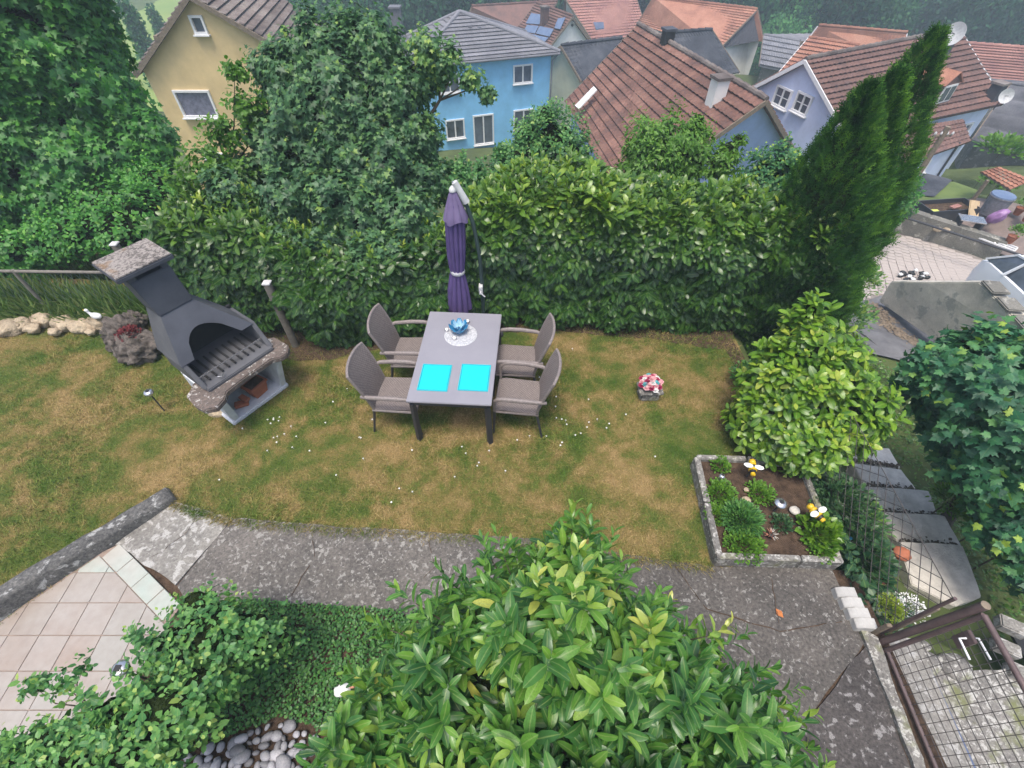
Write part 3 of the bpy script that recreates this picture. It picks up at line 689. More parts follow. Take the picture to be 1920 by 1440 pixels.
# ------------------------------------------------------------------ garden table
TZ = .74
t = thing('garden_table', 'grey rectangular metal garden table with two turquoise mats on its top', 'table', (-.635, 4.0, 0), R_(-3.4))
MB().box((0, 0, TZ - .012), (.92, 1.50, .024)).build('tabletop', M['tablegrey'], t, bevel=.006)
MB().box((0, -.71, .685), (.80, .03, .07)).box((0, .71, .685), (.80, .03, .07)).box((-.42, 0, .685), (.03, 1.39, .07)).box((.42, 0, .685), (.03, 1.39, .07)).build('table_frame', M['tabledark'], t, bevel=.003)
for sx in (-1, 1):
    for sy in (-1, 1):
        MB().bar((sx * .41, sy * .70, .65), (sx * .42, sy * .715, 0), .055).build('leg', M['tabledark'], t, bevel=.004)
def on_table(name, px, py, label, cat, rz=0, group=None):
    p = P(px, py, TZ + .001); return thing(name, label, cat, p, rz, group)
for px, lab in ((815.5, 'left one of the two turquoise rectangular placemats on the grey table'), (890, 'right one of the two turquoise rectangular placemats on the grey table')):
    pm = on_table('placemat', px, 708, lab, 'placemat', R_(-3.4), 'turquoise placemats on the table')
    w, h = .335, .40
    MB().box((0, 0, .003), (w - .02, h - .02, .006)).build('mat', M['placemat'], pm, bevel=.003)
    MB().box((0, -h / 2 + .004, .004), (w, .01, .009)).box((0, h / 2 - .004, .004), (w, .01, .009)).box((-w / 2 + .004, 0, .004), (.01, h - .018, .009)).box((w / 2 - .004, 0, .004), (.01, h - .018, .009)).build('rim', M['placemat_rim'], pm, bevel=.002)
p = P(864, 628, TZ + .001)
dl = MB().lathe([(.20, 0), (.20, .003), (.185, .006), (.0, .005)], n=40).build('lace_doily', M['doily'], None, smooth=False)
dl.location = p; tag(dl, 'round silver lace doily under the blue bowl on the table', 'doily')
bw_ = thing('glass_bowl', 'blue flower shaped glass candle bowl on the round silver doily', 'bowl', P(861, 621, TZ + .01))
MB().lathe([(.045, 0), (.06, .01), (.055, .03), (.0, .03)], n=20).build('foot', M['blueglass'], bw_, smooth=True)
for ring, (r0, z0, n, s, mm) in enumerate(((.045, .03, 8, .075, 'blueglass'), (.02, .045, 6, .055, 'bluepale'))):
    for k in range(n):
        a = 2 * math.pi * k / n + ring * .4; c = Vector((math.cos(a), math.sin(a), 0)); sdir = Vector((-c.y, c.x, 0)); vs = []; 
        for i, (rr, zz, ww) in enumerate(((0, 0, .5), (.4, .01, 1), (.8, .035, .95), (1.0, .07, .35))):
            for sgn in (-1, 0, 1):
                vs.append(c * (r0 + s * rr) + sdir * (sgn * ww * s * .5) + Vector((0, 0, z0 + zz + abs(sgn) * .012 * (ring + 1))))
        mb = MB(); mb.add(vs, [(i * 3 + j, i * 3 + j + 1, i * 3 + j + 4, i * 3 + j + 3) for i in range(3) for j in (0, 1)])
        mb.build('petal', M[mm], bw_, smooth=True)
for px, py, lab in ((838, 620, 'silver tealight left of the blue glass bowl'), (852, 636, 'silver tealight in front of the blue glass bowl'), (877, 604, 'silver tealight behind the blue glass bowl')):
    q = thing('tealight', lab, 'candle', P(px, py, TZ + .008), 0, 'tealights round the blue bowl')
    MB().lathe([(.024, 0), (.026, .004), (.026, .03), (.023, .032), (.022, .026), (0, .026)], n=18).build('cup', M['alu'], q, smooth=True)
    MB().lathe([(.021, 0), (.021, .003), (0, .003)], c=(0, 0, .025), n=14).build('wax', M['petal'], q)
# ------------------------------------------------------------------ woven armchairs (front faces +X in local space)
def make_chair():
    c = thing('garden_chair', '', 'chair')
    # seat
    mb = MB(); vs = []; nx, ny = 6, 5
    for j in range(ny + 1):
        for i in range(nx + 1):
            x = -.24 + .50 * i / nx; y = -.25 + .50 * j / ny
            z = .425 + .02 * (i / nx) ** 2 - .035 * max(0, (i / nx - .8) / .2) ** 2 - .015 * math.sin(math.pi * j / ny)
            vs.append((x, y, z))
    top = [(j * (nx + 1) + i, j * (nx + 1) + i + 1, (j + 1) * (nx + 1) + i + 1, (j + 1) * (nx + 1) + i) for j in range(ny) for i in range(nx)]
    mb.add(vs, top); mb.add([(x, y, z - .03) for x, y, z in vs], [f[::-1] for f in top])
    o = mb.build('seat', M['weave'], c, smooth=True)
    MB().tube([(.25, -.25, .40), (.25, .25, .40), (-.24, .25, .40), (-.24, -.25, .40), (.25, -.25, .40)], .018, 8).build('seat_frame', M['weave_frame'], c, smooth=True)
    # backrest curved and flared, thick
    mb = MB(); nz, ny = 8, 8; V0 = []; V1 = []
    for k in range(nz + 1):
        for j in range(ny + 1):
            q = k / nz; s = -1 + 2 * j / ny; w = .235 + .03 * math.sin(q * 1.9)
            zt = .42 + .56 * q - .018 * q * abs(s) ** 4
            x = -.24 - .13 * q - .06 * q * q + .05 * s * s * (.4 + q * .6)
            V0.append((x, s * w, zt)); V1.append((x - .025, s * w, zt - .004))
    ff = [(k * (ny + 1) + j, k * (ny + 1) + j + 1, (k + 1) * (ny + 1) + j + 1, (k + 1) * (ny + 1) + j) for k in range(nz) for j in range(ny)]
    mb.add(V0, ff); mb.add(V1, [f[::-1] for f in ff]); mb.build('backrest', M['weave'], c, smooth=True)
    rim = [V0[k * (ny + 1)] for k in range(nz + 1)] + [V0[nz * (ny + 1) + j] for j in range(1, ny + 1)] + [V0[k * (ny + 1) + ny] for k in range(nz - 1, -1, -1)]
    MB().tube([(x - .012, y, z) for x, y, z in rim], .017, 8).build('back_frame', M['weave_frame'], c, smooth=True)
    for s in (-1, 1):
        arm = [(-.33, s * .25, .63), (-.24, s * .275, .655), (-.05, s * .285, .668), (.10, s * .285, .668), (.20, s * .28, .655), (.245, s * .275, .61), (.25, s * .27, .52), (.25, s * .26, .42)]
        MB().tube(arm, [.02, .024, .026, .026, .024, .02, .018, .017], 8).build('armrest', M['weave_frame'], c, smooth=True)
        MB().tube([(.25, s * .255, .42), (.26, s * .26, .2), (.27, s * .265, 0)], [.017, .014, .012], 8).build('leg', M['tabledark'], c, smooth=True)
        MB().tube([(-.23, s * .24, .42), (-.27, s * .25, .2), (-.31, s * .26, 0)], [.017, .014, .012], 8).build('leg', M['tabledark'], c, smooth=True)
    return c
ch0 = make_chair(); first = True
for (x, y, rz, lab) in ((-1.33, 3.66, R_(-4), 'woven grey brown armchair at the left side of the table, nearer the camera'),
                        (-1.25, 4.37, R_(-1), 'woven grey brown armchair at the left side of the table, nearer the hedge'),
                        (.08, 3.63, R_(173), 'woven grey brown armchair at the right side of the table, nearer the camera'),
                        (.05, 4.22, R_(176), 'woven grey brown armchair at the right side of the table, nearer the hedge')):
    c = ch0 if first else copy_tree(ch0); first = False
    c.location = (x, y, 0); c.rotation_euler.z = rz; c['label'] = lab; c['group'] = 'woven armchairs round the garden table'
# ------------------------------------------------------------------ cantilever parasol, folded
um = thing('parasol', 'closed purple cantilever parasol tied with a grey strap behind the table', 'parasol', (-.40, 5.12, 0))
def L(x, y, z): return (x + .40, y - 5.12, z)
MB().box((0, 0, .03), (.55, .08, .05)).box((0, 0, .03), (.08, .55, .05)).build('base', M['tabledark'], um, bevel=.01)
MB().tube([(0, 0, .05), (.01, 0, .8), (.0, 0, 1.35), (-.05, 0, 1.75), (-.13, 0, 2.05), (-.22, -.01, 2.24)], .024, 10).build('pole', M['pole'], um, smooth=True)
MB().tube([(-.115, 0, 2.03), (-.225, -.012, 2.27)], [.042, .034], 12).build('arm_cover', M['plastic_white'], um, smooth=True)
MB().tube([(-.225, -.01, 2.25), (-.245, -.01, 2.27), (-.255, -.01, 2.20)], .012, 6).build('hook', M['alu'], um, smooth=True)
MB().box((-.005, -.04, .86), (.05, .09, .12)).tube([(-.005, -.09, .86), (-.005, -.13, .86), (.05, -.13, .80)], .01, 6).build('crank', M['plastic_white'], um, bevel=.008)
cx_, cy_ = -.655 + .40, -.02
def folds(prof, nf=11, amp=.22, mat='purple', name='canopy', n=88, ph=0, sway=0):
    vs = []; fs = []
    for i, (r, z) in enumerate(prof):
        for k in range(n):
            a = 2 * math.pi * k / n; w = abs(math.sin(a * nf / 2 + ph)) ** .7
            rr = r * (1 - amp + amp * w * 1.2 + .05 * math.sin(a * 3 + z * 4))
            vs.append((cx_ + math.cos(a) * rr + sway * (2.1 - z), cy_ + math.sin(a) * rr * .8, z + .02 * math.sin(a * nf / 2) * (i == len(prof) - 1)))
    m_ = len(prof)
    for i in range(m_ - 1):
        for k in range(n):
            k2 = (k + 1) % n; fs.append((i * n + k, i * n + k2, (i + 1) * n + k2, (i + 1) * n + k))
    mb = MB(); mb.add(vs, fs); return mb.build(name, M[mat], um, smooth=True)
folds([(.035, 2.12), (.085, 2.02), (.115, 1.85), (.115, 1.6), (.11, 1.35), (.095, 1.18), (.085, 1.12), (.10, 1.05), (.135, .85), (.155, .65), (.165, .53)], sway=-.035)
folds([(.02, 2.19), (.05, 2.14), (.10, 2.0), (.145, 1.86), (.15, 1.83)], nf=8, amp=.12, mat='purple_pale', name='top_vent')
MB().lathe([(.04, 0), (.042, .015), (.03, .04), (.012, .06), (.0, .065)], c=(cx_, cy_, 2.17), n=16).build('finial', M['plastic_white'], um, smooth=True)
MB().lathe([(.088, 0), (.093, .01), (.093, .03), (.088, .04)], c=(cx_ - .03, cy_, 1.10), n=24).build('strap', M['doily'], um, smooth=True)
MB().tube([(cx_ - .045, cy_, .30), (cx_ - .045, cy_, .6)], .02, 8).build('mast_end', M['tabledark'], um, smooth=True)
# ------------------------------------------------------------------ masonry barbecue
bq = thing('barbecue', 'anthracite garden barbecue fireplace with chimney on a white masonry base', 'barbecue', (-3.17, 3.85, 0), math.atan2(.81, .58))
# local: x right along the front, y depth, z up
def frus(mb, a, b):       # a,b = (cx,cy,wx,wy,z)
    vs = []
    for cx, cy, wx, wy, z in (a, b):
        vs += [(cx - wx / 2, cy - wy / 2, z), (cx + wx / 2, cy - wy / 2, z), (cx + wx / 2, cy + wy / 2, z), (cx - wx / 2, cy + wy / 2, z)]
    return mb.add(vs, [(3, 2, 1, 0), (4, 5, 6, 7)] + [(i, (i + 1) % 4, (i + 1) % 4 + 4, i + 4) for i in range(4)])
MB().box((-.005, .26, .03), (.80, .60, .06)).build('plinth', M['bbq_white'], bq, bevel=.012)
for s in (-1, 1):
    mb = MB(); mb.add([(s * .38, -.03, .06), (s * .30, -.03, .06), (s * .30, .54, .06), (s * .38, .54, .06),
                       (s * .43, -.15, .60), (s * .355, -.15, .60), (s * .355, .54, .60), (s * .43, .54, .60)],
                      [(3, 2, 1, 0), (4, 5, 6, 7)] + [(i, (i + 1) % 4, (i + 1) % 4 + 4, i + 4) for i in range(4)])
    mb.build('side_wall', M['bbq_white'], bq, bevel=.012)
MB().box((0, .57, .33), (.84, .05, .55)).build('back_wall', M['bbq_white'], bq, bevel=.01)
MB().box((0, .20, .575), (.70, .64, .05)).build('lintel', M['bbq_white'], bq, bevel=.01)
pts = [(-.62, -.14), (-.60, -.27), (-.50, -.34), (-.38, -.30), (-.30, -.22), (0, -.20), (.30, -.20), (.38, -.26), (.47, -.26), (.56, -.16), (.56, .10), (.48, .18), (.45, .2), (-.47, .2), (-.50, .16), (-.60, .08)]
mb = MB(); mb.prism(wavy(pts, .05, .012, 3), .602, .675); mb.build('stone_ledge', M['ledge'], bq, bevel=.012)
MB().box((0, .255, .69), (.84, .69, .05)).build('hearth', M['bbq_light'], bq, bevel=.01)
# fire box: side cheeks, back, ribbed floor
for s in (-1, 1):
    mb = MB(); mb.add([(s * .44, -.05, .70), (s * .39, -.05, .70), (s * .39, .60, .70), (s * .44, .60, .70), (s * .45, .16, .98), (s * .40, .16, .98), (s * .40, .62, .98), (s * .45, .62, .98)],
                      [(3, 2, 1, 0), (4, 5, 6, 7)] + [(i, (i + 1) % 4, (i + 1) % 4 + 4, i + 4) for i in range(4)])
    mb.build('cheek', M['bbq_light'], bq, bevel=.008)
MB().box((0, .615, .86), (.88, .04, .32)).build('fire_back', M['bbq_in'], bq)
for k in range(9):
    MB().box((-.32 + k * .08, .22, .735), (.022, .40, .022)).build('fire_rib', M['bbq_in'], bq, bevel=.004, seg=1)
MB().bar((-.40, .06, .80), (.40, .06, .80), .012).build('grate_bar', M['alu'], bq)
MB().tube([(.05 - .3, -.03, .755), (.08 - .3, -.07, .755), (.12 - .3, -.03, .755)], .006, 6).build('grate_hook', M['alu'], bq)
# hood with an arched mouth
fx, cxh = .46, -.04
lo = [(-.46, .14, .97), (.42, .14, .97), (.42, .64, .97), (-.46, .64, .97)]
hi = [(-.28, .44, 1.42), (.07, .44, 1.42), (.07, .74, 1.42), (-.28, .74, 1.42)]
mb = MB(); nA = 12; front = []
# front face with arch: lower edge follows the arch
def fp(s, q):      # s 0..1 across, q 0..1 up the front face
    a = Vector(lo[0]).lerp(Vector(lo[1]), s); b = Vector(hi[0]).lerp(Vector(hi[1]), s); return a.lerp(b, q)
S_ = [0, .12, .17] + [.17 + .66 * k / nA for k in range(1, nA)] + [.83, .88, 1]
def arch(s):
    if s <= .17 or s >= .83: return 0
    return .52 * math.sqrt(max(0, 1 - ((s - .5) / .33) ** 2)) ** .8
bot = [fp(s, arch(s)) for s in S_]; tp = [fp(s, 1) for s in S_]
inn = [p + Vector((0, .05, 0)) for p in bot]; inn_t = [p + Vector((0, .05, -.02)) for p in tp]
n_ = len(S_); mb.add(bot + tp + inn + inn_t, [(i, i + 1, n_ + i + 1, n_ + i) for i in range(n_ - 1)] + [(2 * n_ + i, 3 * n_ + i, 3 * n_ + i + 1, 2 * n_ + i + 1) for i in range(n_ - 1)] + [(i, 2 * n_ + i, 2 * n_ + i + 1, i + 1) for i in range(n_ - 1)])
mb.build('hood_front', M['bbq'], bq)
mb = MB(); mb.add(lo + hi, [(1, 2, 6, 5), (2, 3, 7, 6), (3, 0, 4, 7)]); mb.add([Vector(v) + Vector(((-.0 - v[0]) * .1, 0, -.01)) for v in lo + hi], [(5, 6, 2, 1), (6, 7, 3, 2), (7, 4, 0, 3)])
mb.build('hood_body', M['bbq_light'], bq)
mb = MB(); frus(mb, (-.105, .59, .37, .33, 1.42), (-.125, .66, .40, .34, 1.83)); mb.build('chimney', M['bbq'], bq, bevel=.008)
for sx in (-1, 1):
    for sy in (-1, 1): MB().box((-.125 + sx * .16, .66 + sy * .13, 1.865), (.07, .07, .075)).build('cap_support', M['bbq'], bq, bevel=.004)
MB().box((-.125, .66, 1.85), (.18, .14, .05)).build('flue', M['bbq_in'], bq)
MB().box((-.14, .68, 1.925), (.56, .50, .05)).build('cap_slab', M['bbq'], bq, bevel=.008)
mb = MB(); mb.box((-.14, .68, 1.957), (.545, .485, .014)); mb.build('cap_crust', M['cap'], bq, bevel=.005)
o = thing('plant_pot', 'square terracotta pot standing inside the barbecue base', 'pot', bq.matrix_basis @ Vector((.08, .12, .06)), 1.1)
mb = MB(); frus(mb, (0, 0, .17, .13, 0), (0, 0, .24, .18, .17)); mb.build('body', M['terracotta'], o, bevel=.008)
MB().box((0, 0, .175), (.26, .20, .03)).build('rim', M['terracotta'], o, bevel=.006)
MB().box((0, 0, .192), (.20, .14, .006)).build('soil', M['soil'], o)
o = MB().box((0, 0, 0), (.16, .09, .05), rz=.4).box((.03, .05, .045), (.14, .07, .04), rz=-.5).build('firewood', M['terracotta'], None, bevel=.008); o.location = bq.matrix_basis @ Vector((-.17, .10, .10)); tag(o, 'reddish brown wood scraps lying beside the pot inside the barbecue base', 'firewood')
o = lump('lichen_stone', (-3.66, 3.72, .03), (.13, .10, .09), M['rock'], amp=.25, seed=14, sub=3); tag(o, 'pale stone at the foot of the barbecue, left side', 'stone')
# ------------------------------------------------------------------ solar lights, post, figures
def solar(name, px, py, zt, label, cat='garden light', r=.055, h=None, lean=0):
    top = P(px, py, zt); b = (top.x + lean, top.y, 0)
    s = thing(name, label, cat, b, 0)
    MB().tube([(0, 0, 0), (-lean, 0, zt - .05)], .008, 6).build('stake', M['tabledark'], s, smooth=True)
    MB().lathe([(.0, -.05), (.03, -.045), (.032, -.01), (r, -.005), (r, .008), (r * .8, .022), (r * .45, .03), (0, .03)], c=(-lean, 0, zt - .03), n=22).build('lamp_head', M['alu'], s, smooth=True)
    MB().box((-lean, 0, zt + .002), (r * .7, r * .7, .005)).build('solar_cell', M['black'], s)
    return s
solar('solar_light', 276, 733, .38, 'round metal solar light on a stake in the lawn left of the barbecue')
solar('solar_light', 1466, 941, .32, 'round metal solar light standing in the raised bed', r=.06)
solar('solar_light', 1355, 891, .25, 'small white topped solar light in the far corner of the raised bed', r=.033)
solar('solar_light', 220, 1253, .9, 'large metal solar light above the rose bush beside the tiled patio', r=.06)
solar('solar_light', 391, 1270, .62, 'small metal solar light among the rose leaves', r=.032)
solar('solar_light', 733, 1293, .22, 'small white lamp on the ground cover left of the near laurel', r=.036)
p = P(645, 1295, .03); o = thing('broken_figure', 'broken white plaster figure lying on the ground cover', 'figurine', p, .4)
lump('body', (0, 0, .03), (.07, .05, .035), M['petal'], o, amp=.35, freq=2.4, seed=2); lump('head', (.075, .0, .03), (.025, .022, .02), M['peach'], o, seed=6, sub=2)
# fence posts and rail behind the lawn on the left
def post(px0, py0, h, label, base=None, w=.105):
    tp_ = P(px0, py0, h); q = thing('fence_post', label, 'post', (tp_.x, tp_.y, 0)); z0 = min(H1(tp_.x, tp_.y), 0) - .1
    MB().tube([(0, 0, z0), (0, 0, h - .02)], w / 2, 10).build('shaft', M['wood_grey'], q, smooth=True)
    MB().box((0, 0, h), (w * .95, w * .95, .02)).build('cap', M['plastic_white'], q, bevel=.005); return q
post(500, 530, 1.08, 'round grey wooden post with a white cap in front of the dark hedge')
post(214, 457, 1.12, 'wooden post with a pale cap just behind the barbecue chimney')
wf = thing('wire_fence', 'green wire mesh fence under a pale round rail behind the stone edging', 'fence', (-6.6, 5.66, 0))
def fl(x, z): return (x + 6.6, 0, z)
MB().tube([fl(-9.5, .74), fl(-7.2, .73), fl(-5.3, .70)], .022, 8).build('rail', M['wood_grey'], wf, smooth=True)
for k in range(64):
    x = -9.0 + k * .06
    MB().bar(fl(x, -.35), fl(x + .38, .70), .0035).build('wire', M['fencewire'], wf) if k % 2 == 0 else MB().bar(fl(x + .38, -.35), fl(x, .70), .0035).build('wire', M['fencewire'], wf)
for x in (-8.7, -7.0): MB().tube([fl(x, -.5), fl(x, .75)], .025, 8).build('stay', M['wood_grey'], wf, smooth=True)
# stone edging
se = thing('stone_edging', 'row of pale limestone rocks edging the lawn below the wire fence', 'stone edging', (-6.5, 5.35, 0))
for i, (px, py, r) in enumerate(((15, 615, .17), (38, 608, .14), (60, 616, .10), (80, 600, .15), (122, 606, .17), (155, 612, .14), (186, 606, .17), (200, 618, .08), (102, 622, .08), (-30, 618, .17), (-75, 622, .18), (170, 622, .07))):
    q = P(px, py, .08); lump('stone', q - Vector((-6.5, 5.35, 0)), (r * 1.1, r * .8, r * .72), M['rock'], se, amp=.38, freq=1.5, seed=i + 3)
lr = thing('porous_rock', 'big porous grey rock with red succulents beside the barbecue', 'rock', (-5.25, 4.95, 0))
q0 = Vector((-5.25, 4.95, 0))
for i, (px, py, z, r) in enumerate(((228, 620, .15, .24), (258, 655, .14, .24), (225, 645, .05, .16), (283, 640, .14, .17), (250, 600, .15, .15))):
    lump('rock', P(px, py, z) - q0, (r, r * .85, r * .8), M['lava'], lr, amp=.55, freq=2.6, seed=i + 20, sub=4)
def tuft(root, name, c, r, n, mat, tpl, S, tone=(.2, .8), up=.5, flat=1.0):
    """a small ball shaped tuft of leaves round c (world) joined into one part of root"""
    d = rdir(n); d[:, 2] = np.abs(d[:, 2]); C = np.array(c) + d * np.array([r, r, r * flat]) * rng.uniform(.35, 1, (n, 1))
    A = d + rdir(n) * .5 + np.array([0, 0, up * .4]); Nn = np.tile([0, 0, 1.], (n, 1)) + rdir(n) * .4
    Tn = rng.uniform(tone[0], tone[1], n) + .15 * d[:, 2]
    o3 = np.array(root.location) if root else 0
    o = link(name, mesh_from(tpl, C - o3, A, Nn, rng.uniform(S * .6, S * 1.2, n), Tn, name), mat, root)
    return tag(o, kind='stuff')
rp = thing('succulent', 'dark red succulent growing between the porous rocks', 'plant', P(245, 632, .33))
tuft(rp, 'foliage', P(243, 628, .27), .15, 420, M['red_plant'], T_simple(.4), .035, flat=.7)
dk = thing('duck_figure', 'small white duck figure with yellow beak on the stone edging', 'figurine', P(180, 592, .27), R_(170))
lump('body', (0, 0, .0), (.085, .045, .045), M['white'], dk, amp=.06, sub=3); MB().tube([(.055, 0, .01), (.085, 0, .05), (.09, 0, .075)], [.025, .018, .02], 10).build('neck', M['white'], dk, smooth=True)
lump('head', (.095, 0, .085), (.028, .022, .022), M['white'], dk, amp=.03); MB().lathe([(.012, 0), (.009, .02), (.002, .032)], c=(.118, 0, .083), n=8, M=Matrix.Rotation(R_(90), 3, 'Y')).build('beak', M['beeyellow'], dk, smooth=True)
# flower bowl on stone stand
st = thing('stone_stand', 'small grey stone stand in the lawn under the flower bowl', 'stand', (1.74, 3.98, 0), .05)
mb = MB(); frus(mb, (0, 0, .25, .18, 0), (0, 0, .22, .17, .13)); mb.build('block', M['kerb'], st, bevel=.015)
MB().box((0, 0, .15), (.30, .22, .04)).build('plate', M['kerb'], st, bevel=.01)
fb = thing('flower_bowl', 'bowl of pink, crimson and teal artificial flowers on the stone stand', 'flowers', (1.74, 4.0, .17))
MB().lathe([(.06, 0), (.08, .02), (.11, .06), (.105, .07), (.0, .06)], n=20).build('bowl', M['petal'], fb, smooth=True)
def rose(parent, c, r, mat):
    mb = MB()
    for ring, (n, rr, zz, tilt) in enumerate(((6, 1, 0, .35), (5, .72, .25, .8), (4, .42, .45, 1.15))):
        for k in range(n):
            a = 6.283 * k / n + ring * .6; d = Vector((math.cos(a), math.sin(a), 0)); s = Vector((-d.y, d.x, 0)); b = Vector(c) + Vector((0, 0, zz * r * .6))
            tip = b + d * r * rr + Vector((0, 0, r * tilt * .5)); w = r * .5
            mb.add([b, b + d * r * rr * .6 - s * w + Vector((0, 0, r * .15)), tip - s * w * .4, tip + s * w * .4, b + d * r * rr * .6 + s * w + Vector((0, 0, r * .15))], [(0, 1, 2, 3, 4)])
    return mb.build('blossom', mat, parent)
for i in range(26):
    a = i * 2.4; rr = .135 * math.sqrt(i / 26); rose(fb, (rr * math.cos(a), rr * math.sin(a), .12 - rr * .5), .042, M[('pink', 'magenta', 'petal', 'pink', 'magenta', 'teal', 'pink')[i % 7]])
# ------------------------------------------------------------------ raised bed
bed = thing('raised_bed', 'concrete edged raised flower bed at the right corner of the lawn', 'flower bed', (2.5, 2.35, 0))
bo = Vector((2.5, 2.35, 0)); cs = [Vector((2.06, 2.95, 0)), Vector((1.99, 1.83, 0)), Vector((3.13, 1.79, 0)), Vector((3.2, 2.85, 0))]
MB().prism([tuple((c - bo)[:2]) for c in cs], -.05, .12).build('soil', M['soil'], bed)
def slabwall(a, b, z0, z1, th, n=1):
    dv = (b - a); 
    for k in range(n):
        p = a + dv * (k / n) + dv.normalized() * .006; q = a + dv * ((k + 1) / n) - dv.normalized() * .006
        MB().bar(p - bo + Vector((0, 0, (z0 + z1) / 2)), q - bo + Vector((0, 0, (z0 + z1) / 2 - .004 * k)), th, z1 - z0).build('edge_slab', M['kerb'], bed, bevel=.008)
slabwall(cs[0], cs[1], -.1, .18, .065, 2); slabwall(cs[1] + Vector((-.03, 0, 0)), cs[2] + Vector((.03, 0, 0)), -.2, .185, .06, 3)
slabwall(cs[0], cs[0] + Vector((.55, -.02, 0)), -.1, .175, .06, 1); slabwall(cs[0] + Vector((.56, -.02, 0)), cs[3], -.1, .175, .06, 1); slabwall(cs[2], cs[3], -.3, .17, .06, 2)
def lbl_tuft(name, px, py, z, r, n, mat, tpl, S, label, cat='plant', flat=.8, tone=(.2, .8), up=.5):
    q = P(px, py, z); rt = thing(name, label, cat, q); tuft(rt, 'foliage', q, r, n, mat, tpl, S, tone, up, flat); 
    MB().tube([(0, 0, -.12), (0, 0, r * flat * .4)], .008, 5).build('stem', M['bark'], rt); return rt
TS = T_simple(.32)
lbl_tuft('bed_plant', 1390, 975, .16, .19, 1500, M['cover'], T_simple(.14), .06, 'dense dark green mossy plant in the middle of the raised bed', flat=.7)
lbl_tuft('bed_plant', 1350, 925, .15, .17, 620, M['bright'], TS, .035, 'loose bright green plant along the left edge of the raised bed', flat=.5)
lbl_tuft('bed_plant', 1350, 872, .14, .11, 260, M['bright'], TS, .035, 'small bright green plant in the far left corner of the raised bed', flat=.5)
lbl_tuft('bed_plant', 1345, 965, .14, .13, 420, M['bright'], TS, .03, 'creeping green plant over the left edge slab of the raised bed', flat=.4)
lbl_tuft('bed_plant', 1395, 1022, .14, .20, 900, M['bright'], TS, .035, 'trailing green plant hanging over the front edge of the raised bed', flat=.5)
lbl_tuft('bed_plant', 1535, 1000, .16, .19, 330, M['laurel_r'], T_simple(.38), .07, 'broad leaved green plant in the right front corner of the raised bed', flat=.8, tone=(.15, .5))
lbl_tuft('bed_plant', 1540, 1035, .15, .12, 300, M['bright'], TS, .035, 'fine green plant beside the right front corner of the raised bed', flat=.6)
lbl_tuft('bed_plant', 1465, 982, .13, .11, 300, M['ivy'], TS, .03, 'small grey green plant in front of the solar light in the bed', flat=.6)
lbl_tuft('bed_plant', 1425, 925, .13, .15, 420, M['bright'], TS, .035, 'low green plant behind the mossy plant in the raised bed', flat=.5)
for px, py, r, lab in ((1490, 957, .055, 'flat round grey stone beside the solar light in the bed'), (1399, 938, .05, 'pinkish stone behind the mossy plant in the bed'), (1400, 918, .03, 'tiny pink stone near the far bee in the bed')):
    o = lump('bed_stone', P(px, py, .15), (r, r * .9, r * .5), M['rock'] if 'pink' in lab else M['step'], amp=.12, seed=int(px) % 17); tag(o, lab, 'stone')
hd = thing('flower_ornament', 'peach and grey spiky round ornament on the soil of the raised bed', 'ornament', P(1446, 1003, .17))
for k in range(40):
    d = rdir(1)[0]; d[2] = abs(d[2]); d = Vector(d); s = d.orthogonal().normalized() * .008
    MB().add([s, -s, d * .075], [(0, 1, 2)]).add([s.cross(d), -s.cross(d), d * .072], [(0, 1, 2)]).build('spike', M['peach'] if d.x < .1 else M['step'], hd)
lump('centre', (0, 0, 0), (.035, .035, .03), M['black'], hd)
def bee(px, py, z, rz, label):
    b = thing('bee_figure', label, 'figurine', P(px, py, z), rz, 'bee ornaments on stakes')
    for k, (x, r, mm) in enumerate(((-.055, .018, 'beeyellow'), (-.035, .026, 'black'), (-.014, .031, 'beeyellow'), (.008, .032, 'black'), (.03, .03, 'beeyellow'))):
        MB().lathe([(r * .7, -.012), (r, -.008), (r, .008), (r * .7, .012)], c=(x, 0, 0), n=14, M=Matrix.Rotation(R_(90), 3, 'Y')).build('body_ring', M[mm], b, smooth=True)
    lump('head', (.058, 0, .004), (.026, .026, .026), M['beeyellow'], b, amp=.03)
    for s in (-1, 1):
        lump('wing', (.0, s * .04, .03), (.022, .036, .006), M['petal'], b, amp=.08); lump('eye', (.078, s * .012, .012), (.007, .007, .007), M['black'], b, amp=0, sub=2)
        MB().tube([(.07, s * .01, .025), (.085, s * .018, .05)], .003, 5).build('antenna', M['black'], b)
    MB().tube([(0, 0, -.03), (0, 0, -z / 1.35)], .004, 5).build('stake', M['tabledark'], b); b.scale = (1.35, 1.35, 1.35); return b
bee(1411, 878, .30, R_(75), 'yellow and black bee ornament at the far edge of the raised bed')
bee(1531, 963, .34, R_(115), 'yellow and black bee ornament above the right side of the raised bed')
# ------------------------------------------------------------------ white stone blocks
for i in range(4):
    px = 1588 + i * 12.2; py = 1110 + i * 19.5; q = P(px, py, .09)
    sb = thing('stone_block', ('first', 'second', 'third', 'fourth')[i] + ' pale stone block from the raised bed in the row on the path edge', 'stone block', (q.x + .0, q.y, 0), R_(-4), 'pale stone blocks on the path edge')
    mb = MB(); mb.add([(-.09, -.047, 0), (.09, -.047, 0), (.09, .047, 0), (-.09, .047, 0), (-.085, -.043, .07), (-.03, -.045, .10), (.08, -.045, .10), (-.085, .043, .07), (-.03, .045, .10), (.08, .045, .10)],
                      [(0, 3, 2, 1), (4, 5, 8, 7), (5, 6, 9, 8), (0, 1, 6, 5, 4), (3, 7, 8, 9, 2), (0, 4, 7, 3), (1, 2, 9, 6)])
    mb.build('block', M['stoneblock'], sb, bevel=.004)
